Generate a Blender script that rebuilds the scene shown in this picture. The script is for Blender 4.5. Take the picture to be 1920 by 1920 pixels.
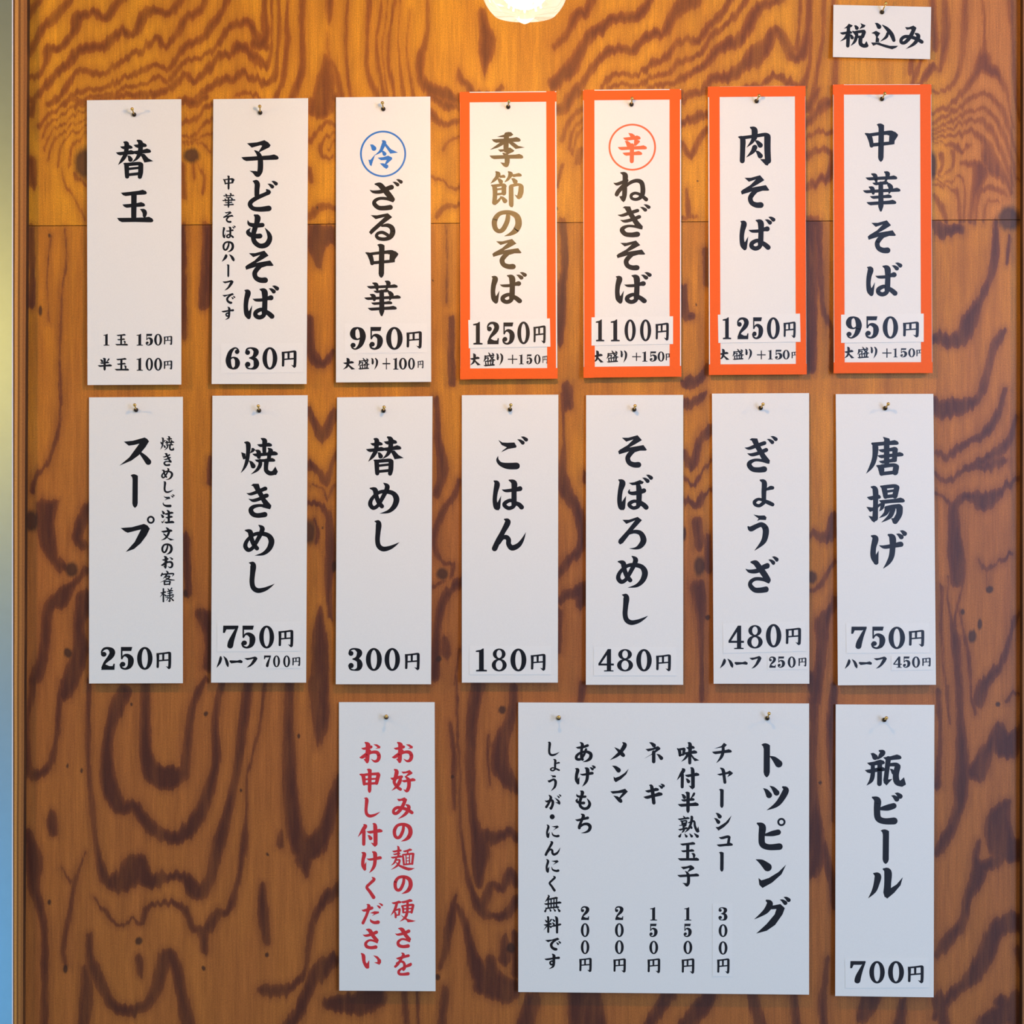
import bpy, bmesh, math
import numpy as np

# ---------------------------------------------------------------- scene, camera, light
for o in list(bpy.data.objects): bpy.data.objects.remove(o)
scene = bpy.context.scene
COL = scene.collection
D = 2.0                 # camera to plywood wall, metres
S = 0.000565            # metres on the wall per photo pixel (photo is 1920 x 1920)
ZC = 1.55               # height of the picture centre above the floor

def P(px, py, h=0.0):
    """photo pixel -> point in the room lying h metres in front of the wall"""
    k = S * (D - h) / D
    return ((px - 960) * k, -h, ZC - (py - 960) * k)

cam = bpy.data.cameras.new('camera'); camo = bpy.data.objects.new('camera', cam); COL.objects.link(camo)
camo.location = (0, -D, ZC); camo.rotation_euler = (math.pi/2, 0, 0)
cam.sensor_width = 36; cam.lens = 36 * D / (1920 * S); cam.clip_start = .01
scene.camera = camo
scene.view_settings.view_transform = 'Standard'; scene.view_settings.look = 'None'
scene.view_settings.exposure = 0.0; scene.view_settings.gamma = 1; scene.view_settings.use_curve_mapping = False
scene.cycles.use_denoising = True

world = bpy.data.worlds.new('room_daylight'); scene.world = world; world.use_nodes = True
wn, wl = world.node_tree.nodes, world.node_tree.links
bg = wn['Background']; bg.inputs['Strength'].default_value = 0.80
# daylight of the dining room: a dim patch is added behind the camera so black print reflects little
tc = wn.new('ShaderNodeTexCoord'); sx = wn.new('ShaderNodeSeparateXYZ'); wl.new(tc.outputs['Generated'], sx.inputs[0])
mr = wn.new('ShaderNodeMapRange'); mr.interpolation_type = 'SMOOTHSTEP'; wl.new(sx.outputs['Y'], mr.inputs[0])
mr.inputs[1].default_value = -.97; mr.inputs[2].default_value = -.78
wm = wn.new('ShaderNodeMix'); wm.data_type = 'RGBA'; wl.new(mr.outputs[0], wm.inputs[0])
wm.inputs[6].default_value = (.07, .08, .10, 1); wm.inputs[7].default_value = (.66, .87, .94, 1)
wl.new(wm.outputs[2], bg.inputs['Color'])

def light(name, kind, loc, energy, color, size=.1, size_y=None, aim=None):
    l = bpy.data.lights.new(name, kind); l.energy = energy; l.color = color
    if kind == 'AREA':
        l.shape = 'RECTANGLE'; l.size = size; l.size_y = size_y or size
    else: l.shadow_soft_size = size
    o = bpy.data.objects.new(name, l); COL.objects.link(o); o.location = loc
    if aim is not None:
        from mathutils import Vector
        o.rotation_euler = (Vector(aim) - Vector(loc)).to_track_quat('-Z', 'Y').to_euler()
    return o
BULB_H = 0.48                                   # the row of pendant bulbs hangs this far in front of the wall
BX, _, BZ = P(984, -36, BULB_H)
WARM = (1.0, .53, .15)
light('pendant_glow', 'POINT', (BX, -BULB_H, BZ), 7.8, WARM, .022)
for dx in (-1.0, 1.0):                          # the two neighbours of the row, outside the picture
    light('pendant_glow', 'POINT', (BX + dx, -BULB_H, BZ), 7.8, WARM, .022)
light('window_daylight', 'AREA', (2.4, -4.0, 2.0), 125, (.40, .56, 1.0), 1.1, 2.3, aim=(0.3, 0, 1.6))
# behind the end of the partition: a warm lamp and daylight from a window below it
light('back_room_lamp', 'POINT', (-.78, .16, P(0, 590)[2]), 8.6, (1, .71, .14), .05)
light('back_room_window', 'AREA', (-.95, .06, P(0, 2050)[2]), 5.6, (.08, .50, 1.0), .3, .5, aim=(-.6, .42, P(0, 1450)[2]))

# ---------------------------------------------------------------- helpers
def mesh_obj(name, verts, faces, mat, parent=None, mats=None):
    me = bpy.data.meshes.new(name); me.from_pydata(verts, [], faces); me.update()
    for m in (mats or [mat]): me.materials.append(m)
    o = bpy.data.objects.new(name, me); COL.objects.link(o)
    if parent: o.parent = parent; o.location = (-parent.location[0], -parent.location[1], -parent.location[2])
    return o
def empty(name, loc):
    o = bpy.data.objects.new(name, None); COL.objects.link(o); o.location = loc; o.empty_display_size = .02
    return o
def tag(o, label, cat, group=None):
    o['label'] = label; o['category'] = cat
    if group: o['group'] = group
def structure(o): o['kind'] = 'structure'; return o
def slab(q, h0, h1):
    """a flat board between the heights h0 (back) and h1 (front); q = 4 photo-pixel corners TL,TR,BR,BL"""
    v = [P(x, y, h1) for x, y in q]
    v += [(a, -h0, c) for a, b, c in v]
    f = [(0,3,2,1),(4,5,6,7),(0,1,5,4),(1,2,6,5),(2,3,7,6),(3,0,4,7)]
    return v, f
def join(parts):
    V=[];F=[]
    for v,f in parts:
        n=len(V); V+=list(v); F+=[tuple(i+n for i in p) for p in f]
    return V,F
def lathe(profile, a, b, n=20):
    """surface of revolution about the axis a->b; profile = [(t along axis in metres, radius)]"""
    from mathutils import Vector
    a=Vector(a); b=Vector(b); u=(b-a).normalized(); w=u.orthogonal().normalized(); x=u.cross(w)
    V=[];F=[]
    for t,r in profile:
        for i in range(n):
            g=2*math.pi*i/n; V.append(tuple(a+u*t+(w*math.cos(g)+x*math.sin(g))*r))
    for k in range(len(profile)-1):
        for i in range(n):
            j=(i+1)%n; F.append((k*n+i,k*n+j,(k+1)*n+j,(k+1)*n+i))
    F.append(tuple(range(n))[::-1]); m=(len(profile)-1)*n; F.append(tuple(m+i for i in range(n)))
    return V,F
def smooth(o):
    for p in o.data.polygons: p.use_smooth = True
    return o
def box(x0,x1,y0,y1,z0,z1):
    v=[(x,y,z) for z in (z0,z1) for y in (y0,y1) for x in (x0,x1)]
    return v,[(0,2,3,1),(4,5,7,6),(0,1,5,4),(2,6,7,3),(0,4,6,2),(1,3,7,5)]

# ---------------------------------------------------------------- materials
def material(name):
    m = bpy.data.materials.new(name); m.use_nodes = True
    return m, m.node_tree.nodes, m.node_tree.links, m.node_tree.nodes['Principled BSDF']
class N:
    """tiny node-graph helper"""
    def __init__(s, nodes, links): s.n=nodes; s.l=links
    def new(s, kind, **kw):
        x=s.n.new(kind)
        for k,v in kw.items(): setattr(x,k,v)
        return x
    def put(s, sock, v):
        if hasattr(v,'node'): s.l.new(v, sock)
        else: sock.default_value = v
    def math(s, op, a, b=0.0, clamp=False):
        x=s.new('ShaderNodeMath', operation=op); x.use_clamp=clamp; s.put(x.inputs[0],a); s.put(x.inputs[1],b); return x.outputs[0]
    def noise(s, vec, scale, detail=3.0, rough=.55, sc=(1,1,1)):
        mp=s.new('ShaderNodeMapping'); mp.inputs['Scale'].default_value=sc; s.l.new(vec, mp.inputs['Vector'])
        x=s.new('ShaderNodeTexNoise'); x.inputs['Scale'].default_value=scale; x.inputs['Detail'].default_value=detail; x.inputs['Roughness'].default_value=rough
        s.l.new(mp.outputs[0], x.inputs['Vector']); return x.outputs[0]
    def mix(s, f, a, b, mode='MIX'):
        x=s.new('ShaderNodeMix', data_type='RGBA', blend_type=mode); s.put(x.inputs[0],f); s.put(x.inputs[6],a); s.put(x.inputs[7],b); return x.outputs[2]
    def remap(s, v, a, b, c=0.0, d=1.0, kind='SMOOTHSTEP'):
        x=s.new('ShaderNodeMapRange', interpolation_type=kind); s.put(x.inputs[0],v)
        for i,q in enumerate((a,b,c,d)): x.inputs[i+1].default_value=q
        return x.outputs[0]
def rgb(*c): return (*c, 1)

def wood_material(name, light_c, light2_c, dark_c, dark2_c, heart_shade_c):
    m,n,l,bs = material(name); g=N(n,l)
    pos = g.new('ShaderNodeNewGeometry').outputs['Position']
    band = g.new('ShaderNodeAttribute', attribute_name='band').outputs['Fac']
    knot = g.new('ShaderNodeAttribute', attribute_name='knot').outputs['Fac']
    heart= g.new('ShaderNodeAttribute', attribute_name='heart').outputs['Fac']  # heartwood zone together with painted lamp falloff and window tint
    fib  = g.noise(pos, 1, 3, .65, (620, 40, 26))       # long vertical fibres
    strk = g.noise(pos, 1, 3, .6, (110, 20, 5))         # broad vertical streaks
    jag  = g.noise(pos, 1, 2, .6, (640, 40, 90))
    pore = g.noise(pos, 1, 2, .75, (1500, 100, 700))
    cloud= g.noise(pos, 1, 4, .55, (26, 8, 6))
    e = g.math('ADD', band, g.math('MULTIPLY', g.math('SUBTRACT', jag, .5), 7.0))
    mask = g.remap(e, -1.8, 2.2)
    halo = g.remap(e, -15.0, 1.5)
    lc = g.mix(g.remap(cloud, .36, .64), rgb(*light_c), rgb(*light2_c))
    lc = g.mix(g.math('MULTIPLY', heart, .8), lc, rgb(*heart_shade_c))  # heartwood tone mixed with painted falloff of the lamps
    dc = g.mix(g.remap(e, 0, 10), rgb(*dark2_c), rgb(*dark_c))
    c = g.mix(g.math('MULTIPLY', halo, .36), lc, rgb(*dark2_c))
    vary = g.remap(g.noise(pos, 1, 3, .6, (60, 12, 9)), .30, .60, .66, .96)    # some rings are paler than others
    c = g.mix(g.math('MULTIPLY', mask, vary), c, dc)
    c = g.mix(1.0, c, g.mix(strk, rgb(.66,.63,.60), rgb(1.30,1.33,1.36)), 'MULTIPLY')
    c = g.mix(1.0, c, g.mix(fib, rgb(.62,.58,.54), rgb(1.36,1.39,1.42)), 'MULTIPLY')
    c = g.mix(1.0, c, g.mix(g.remap(pore,.28,.72), rgb(.74,.72,.70), rgb(1.24,1.25,1.26)), 'MULTIPLY')
    kk = g.math('ADD', knot, g.math('MULTIPLY', g.math('SUBTRACT', jag, .5), .4))
    c = g.mix(g.remap(kk, .2, .95, 0, .88), c, g.mix(g.remap(kk, .8, 1.3), rgb(.035,.012,.006), rgb(.075,.024,.009)))
    l.new(c, bs.inputs['Base Color'])
    bs.inputs['Roughness'].default_value = .46; bs.inputs['Specular IOR Level'].default_value = .40
    bp = g.new('ShaderNodeBump'); bp.inputs['Strength'].default_value=.14; bp.inputs['Distance'].default_value=.0006
    l.new(fib, bp.inputs['Height']); l.new(bp.outputs[0], bs.inputs['Normal'])
    return m
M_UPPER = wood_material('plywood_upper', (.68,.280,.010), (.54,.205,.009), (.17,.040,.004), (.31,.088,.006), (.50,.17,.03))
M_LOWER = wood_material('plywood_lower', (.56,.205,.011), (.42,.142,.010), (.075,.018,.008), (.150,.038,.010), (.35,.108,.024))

def plain(name, c, rough, spec=.5, metal=0.0, vary=0.0, scale=300):
    m,n,l,bs = material(name); g=N(n,l)
    if vary:
        pos = g.new('ShaderNodeNewGeometry').outputs['Position']
        f = g.noise(pos, scale, 3, .6)
        l.new(g.mix(1.0, rgb(*c), g.mix(f, rgb(1-vary,1-vary,1-vary), rgb(1+vary,1+vary,1+vary)), 'MULTIPLY'), bs.inputs['Base Color'])
    else: bs.inputs['Base Color'].default_value = rgb(*c)
    bs.inputs['Roughness'].default_value=rough; bs.inputs['Specular IOR Level'].default_value=spec; bs.inputs['Metallic'].default_value=metal
    return m
M_PAPER = plain('sign_card', (.78,.77,.705), .44, .5, 0, .05, 900)
M_LABEL = plain('price_label_paper', (.80,.79,.725), .42, .5, 0, .04, 900)
M_INK   = plain('black_print', (.006,.006,.008), .335, .44)
M_BLUE  = plain('blue_print', (.012,.165,.52), .40, .5)
M_ORANGE= plain('orange_print', (.80,.13,.035), .40, .5)
M_RED   = plain('red_print', (.62,.030,.035), .40, .5)
M_TAPE  = plain('orange_tape', (.86,.118,.009), .50, .22, 0, .07, 700)
M_BRASS = plain('brass', (.74,.47,.15), .22, .5, 1)
M_BRASS_DARK= plain('brass_dark_reflection', (.035,.022,.012), .25, .5, .6)  # brass collar, the dark room it mirrors painted into its colour
M_WHITE = plain('white_edging', (.82,.82,.84), .4)
M_PLASTER = plain('painted_plaster', (.25,.29,.31), .8, .3, 0, .05, 60)
M_FLOOR = plain('floor_boards', (.20,.14,.09), .5, .4, 0, .2, 20)
M_CEIL  = plain('ceiling_paint', (.5,.48,.45), .8, .3, 0, .05, 20)
M_BLACKPLASTIC = plain('black_plastic', (.015,.015,.016), .35)

def ply_edge_material():
    m,n,l,bs = material('plywood_edge'); g=N(n,l)
    a = g.new('ShaderNodeAttribute', attribute_name='ply').outputs['Fac']
    pos = g.new('ShaderNodeNewGeometry').outputs['Position']
    r = g.new('ShaderNodeValToRGB'); r.color_ramp.interpolation='LINEAR'
    stops=[(0,(.13,.052,.014)),(.13,(.16,.062,.016)),(.17,(.58,.27,.06)),(.36,(.56,.25,.055)),(.41,(.20,.075,.018)),(.52,(.19,.07,.016)),(.57,(.40,.165,.035)),(.74,(.38,.15,.034)),(.78,(.27,.10,.024)),(.96,(.32,.12,.028)),(1,(.05,.02,.008))]
    while len(r.color_ramp.elements)>1: r.color_ramp.elements.remove(r.color_ramp.elements[0])
    r.color_ramp.elements[0].position=0; r.color_ramp.elements[0].color=rgb(*stops[0][1])
    for p,c in stops[1:]:
        x=r.color_ramp.elements.new(p); x.color=rgb(*c)
    w = g.noise(pos, 1, 2, .5, (30,30,9))
    l.new(g.math('ADD', a, g.math('MULTIPLY', g.math('SUBTRACT', w, .5), .06)), r.inputs[0])
    f = g.noise(pos, 1, 2, .7, (900,100,500))
    l.new(g.mix(1.0, r.outputs[0], g.mix(f, rgb(.6,.6,.6), rgb(1.35,1.35,1.35)), 'MULTIPLY'), bs.inputs['Base Color'])
    bs.inputs['Roughness'].default_value=.55; bs.inputs['Specular IOR Level'].default_value=.3
    return m
M_PLYEDGE = ply_edge_material()

def glass_material():
    m,n,l,bs = material('bulb_glass'); g=N(n,l)
    out=[x for x in n if x.type=='OUTPUT_MATERIAL'][0]
    n.remove(bs)
    tr=g.new('ShaderNodeBsdfTransparent'); gl=g.new('ShaderNodeBsdfGlossy'); gl.inputs['Roughness'].default_value=.05
    em=g.new('ShaderNodeEmission'); em.inputs['Color'].default_value=rgb(1,.85,.66); em.inputs['Strength'].default_value=0.42
    lw=g.new('ShaderNodeLayerWeight'); lw.inputs['Blend'].default_value=.35
    m1=g.new('ShaderNodeMixShader'); g.put(m1.inputs[0], g.math('MULTIPLY', lw.outputs['Facing'], .5)); l.new(tr.outputs[0], m1.inputs[1]); l.new(gl.outputs[0], m1.inputs[2])
    ad=g.new('ShaderNodeAddShader'); l.new(m1.outputs[0], ad.inputs[0]); l.new(em.outputs[0], ad.inputs[1])
    l.new(ad.outputs[0], out.inputs['Surface'])
    return m
M_GLASS = glass_material()
def emission(name,c,s):
    m,n,l,bs = material(name)
    bs.inputs['Base Color'].default_value=rgb(0,0,0); bs.inputs['Emission Color'].default_value=rgb(*c); bs.inputs['Emission Strength'].default_value=s
    return m
M_FILAMENT = emission('glowing_filament', (1,.72,.36), 30)

# ---------------------------------------------------------------- brush lettering: stroke engine and traced glyphs
def _cr(P, n=6, closed=False):
    # Catmull-Rom through tuples
    out=[]; N=len(P)
    if N<3:
        return [tuple(a+(b-a)*i/n for a,b in zip(P[0],P[1])) for i in range(n)]+[P[-1]] if N==2 else list(P)
    rng = range(N) if closed else range(N-1)
    for i in rng:
        p1=P[i]; p2=P[(i+1)%N]
        p0=P[i-1] if (closed or i>0) else p1
        p3=P[(i+2)%N] if (closed or i+2<N) else p2
        for k in range(n):
            t=k/n; t2=t*t; t3=t2*t
            out.append(tuple(.5*((2*b)+(-a+c)*t+(2*a-5*b+4*c-d)*t2+(-a+3*b-3*c+d)*t3) for a,b,c,d in zip(p0,p1,p2,p3)))
    if not closed: out.append(P[-1])
    return out
def quad_strip(L, R):
    return [[L[i],L[i+1],R[i+1],R[i]] for i in range(len(L)-1)]
def brush(pts):
    """variable-width brush line -> list of convex polygons (a strip of quads and two round ends)"""
    S=_cr(pts,6); S=[(x,y,max(w,1e-3)) for x,y,w in S]
    L=[];R=[];n=len(S)
    for i,(x,y,w) in enumerate(S):
        a=S[max(0,i-1)]; b=S[min(n-1,i+1)]
        dx,dy=b[0]-a[0],b[1]-a[1]; l=math.hypot(dx,dy) or 1
        nx,ny=-dy/l,dx/l
        L.append((x+nx*w/2,y+ny*w/2)); R.append((x-nx*w/2,y-ny*w/2))
    polys=quad_strip(L,R)
    for (x,y,w) in (S[0],S[-1]):
        polys.append([(x+w/2*math.cos(t*math.pi/6),y+w/2*math.sin(t*math.pi/6)) for t in range(12)])
    for (x,y,w) in pts[1:-1]:
        polys.append([(x+w/2*math.cos(t*math.pi/6),y+w/2*math.sin(t*math.pi/6)) for t in range(12)])
    return polys
def heng(x0,y0,x1,y1,t):
    dx,dy=x1-x0,y1-y0; L=math.hypot(dx,dy); ux,uy=dx/L,dy/L
    a=min(t,L/3.4)
    P=[(0,-.28*t),(.42*a,.25*t),(.95*a,.5*t),(L*.5,.42*t),(L-.45*a,.44*t),(L-.1*a,.34*t),(L,.08*t),(L-.2*a,-.28*t),(L-.85*a,-.6*t),(L-1.7*a,-.45*t),(L*.42,-.36*t)]
    return [[(x0+ux*p-uy*q, y0+uy*p+ux*q) for p,q in P]]
def shu(x0,y0,x1,y1,t):
    dx,dy=x1-x0,y1-y0; L=math.hypot(dx,dy); ux,uy=dx/L,dy/L
    P=[(.22*t,-.82*t),(.04*t,-.5*t),(0,-.15*t),(.12*t,.22*t),(.32*t,.5*t),(.8*t,.5*t),(L-.8*t,.48*t),(L-.35*t,.36*t),(L-.08*t,.14*t),(L,0),(L-.08*t,-.14*t),(L-.35*t,-.36*t),(L-.8*t,-.48*t),(.9*t,-.46*t),(.5*t,-.56*t)]
    return [[(x0+ux*p+uy*q, y0+uy*p-ux*q) for p,q in P]]
def dot(x0,y0,x1,y1,t):
    dx,dy=x1-x0,y1-y0; L=math.hypot(dx,dy); ux,uy=dx/L,dy/L
    r=t/2; ex,ey=x1-ux*r*.95,y1-uy*r*.95
    nx,ny=uy,-ux   # bulge towards the upper right
    m=lambda f,s:(x0+(ex-x0)*f+nx*s,y0+(ey-y0)*f+ny*s)
    a=m(.45,.12*t); 
    return brush([(x0,y0,.05*t),(a[0],a[1],.62*t),(ex,ey,t)])
def ell(cx,cy,rx,ry,ix,iy,n=40):
    O=[(cx+rx*math.cos(2*math.pi*i/n),cy+ry*math.sin(2*math.pi*i/n)) for i in range(n)]
    if ix<=0: return [O]
    I=[(cx+ix*math.cos(2*math.pi*i/n),cy+iy*math.sin(2*math.pi*i/n)) for i in range(n)]
    return [[O[i],O[(i+1)%n],I[(i+1)%n],I[i]] for i in range(n)]
def strokes(s):
    polys=[]
    for part in s.split(';'):
        k,*v=part.split(); v=[float(q) for q in v]
        if k=='h': polys.append(heng(*v))
        elif k=='v': polys.append(shu(*v))
        elif k=='d': polys.append(dot(*v))
        elif k=='b': polys.append(brush([tuple(v[i:i+3]) for i in range(0,len(v),3)]))
        elif k=='g': polys.append([[(v[i],v[i+1]) for i in range(0,len(v),2)]])
        elif k=='e': polys.append(ell(*v))
    return polys   # list of strokes, each a list of polygons

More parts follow.
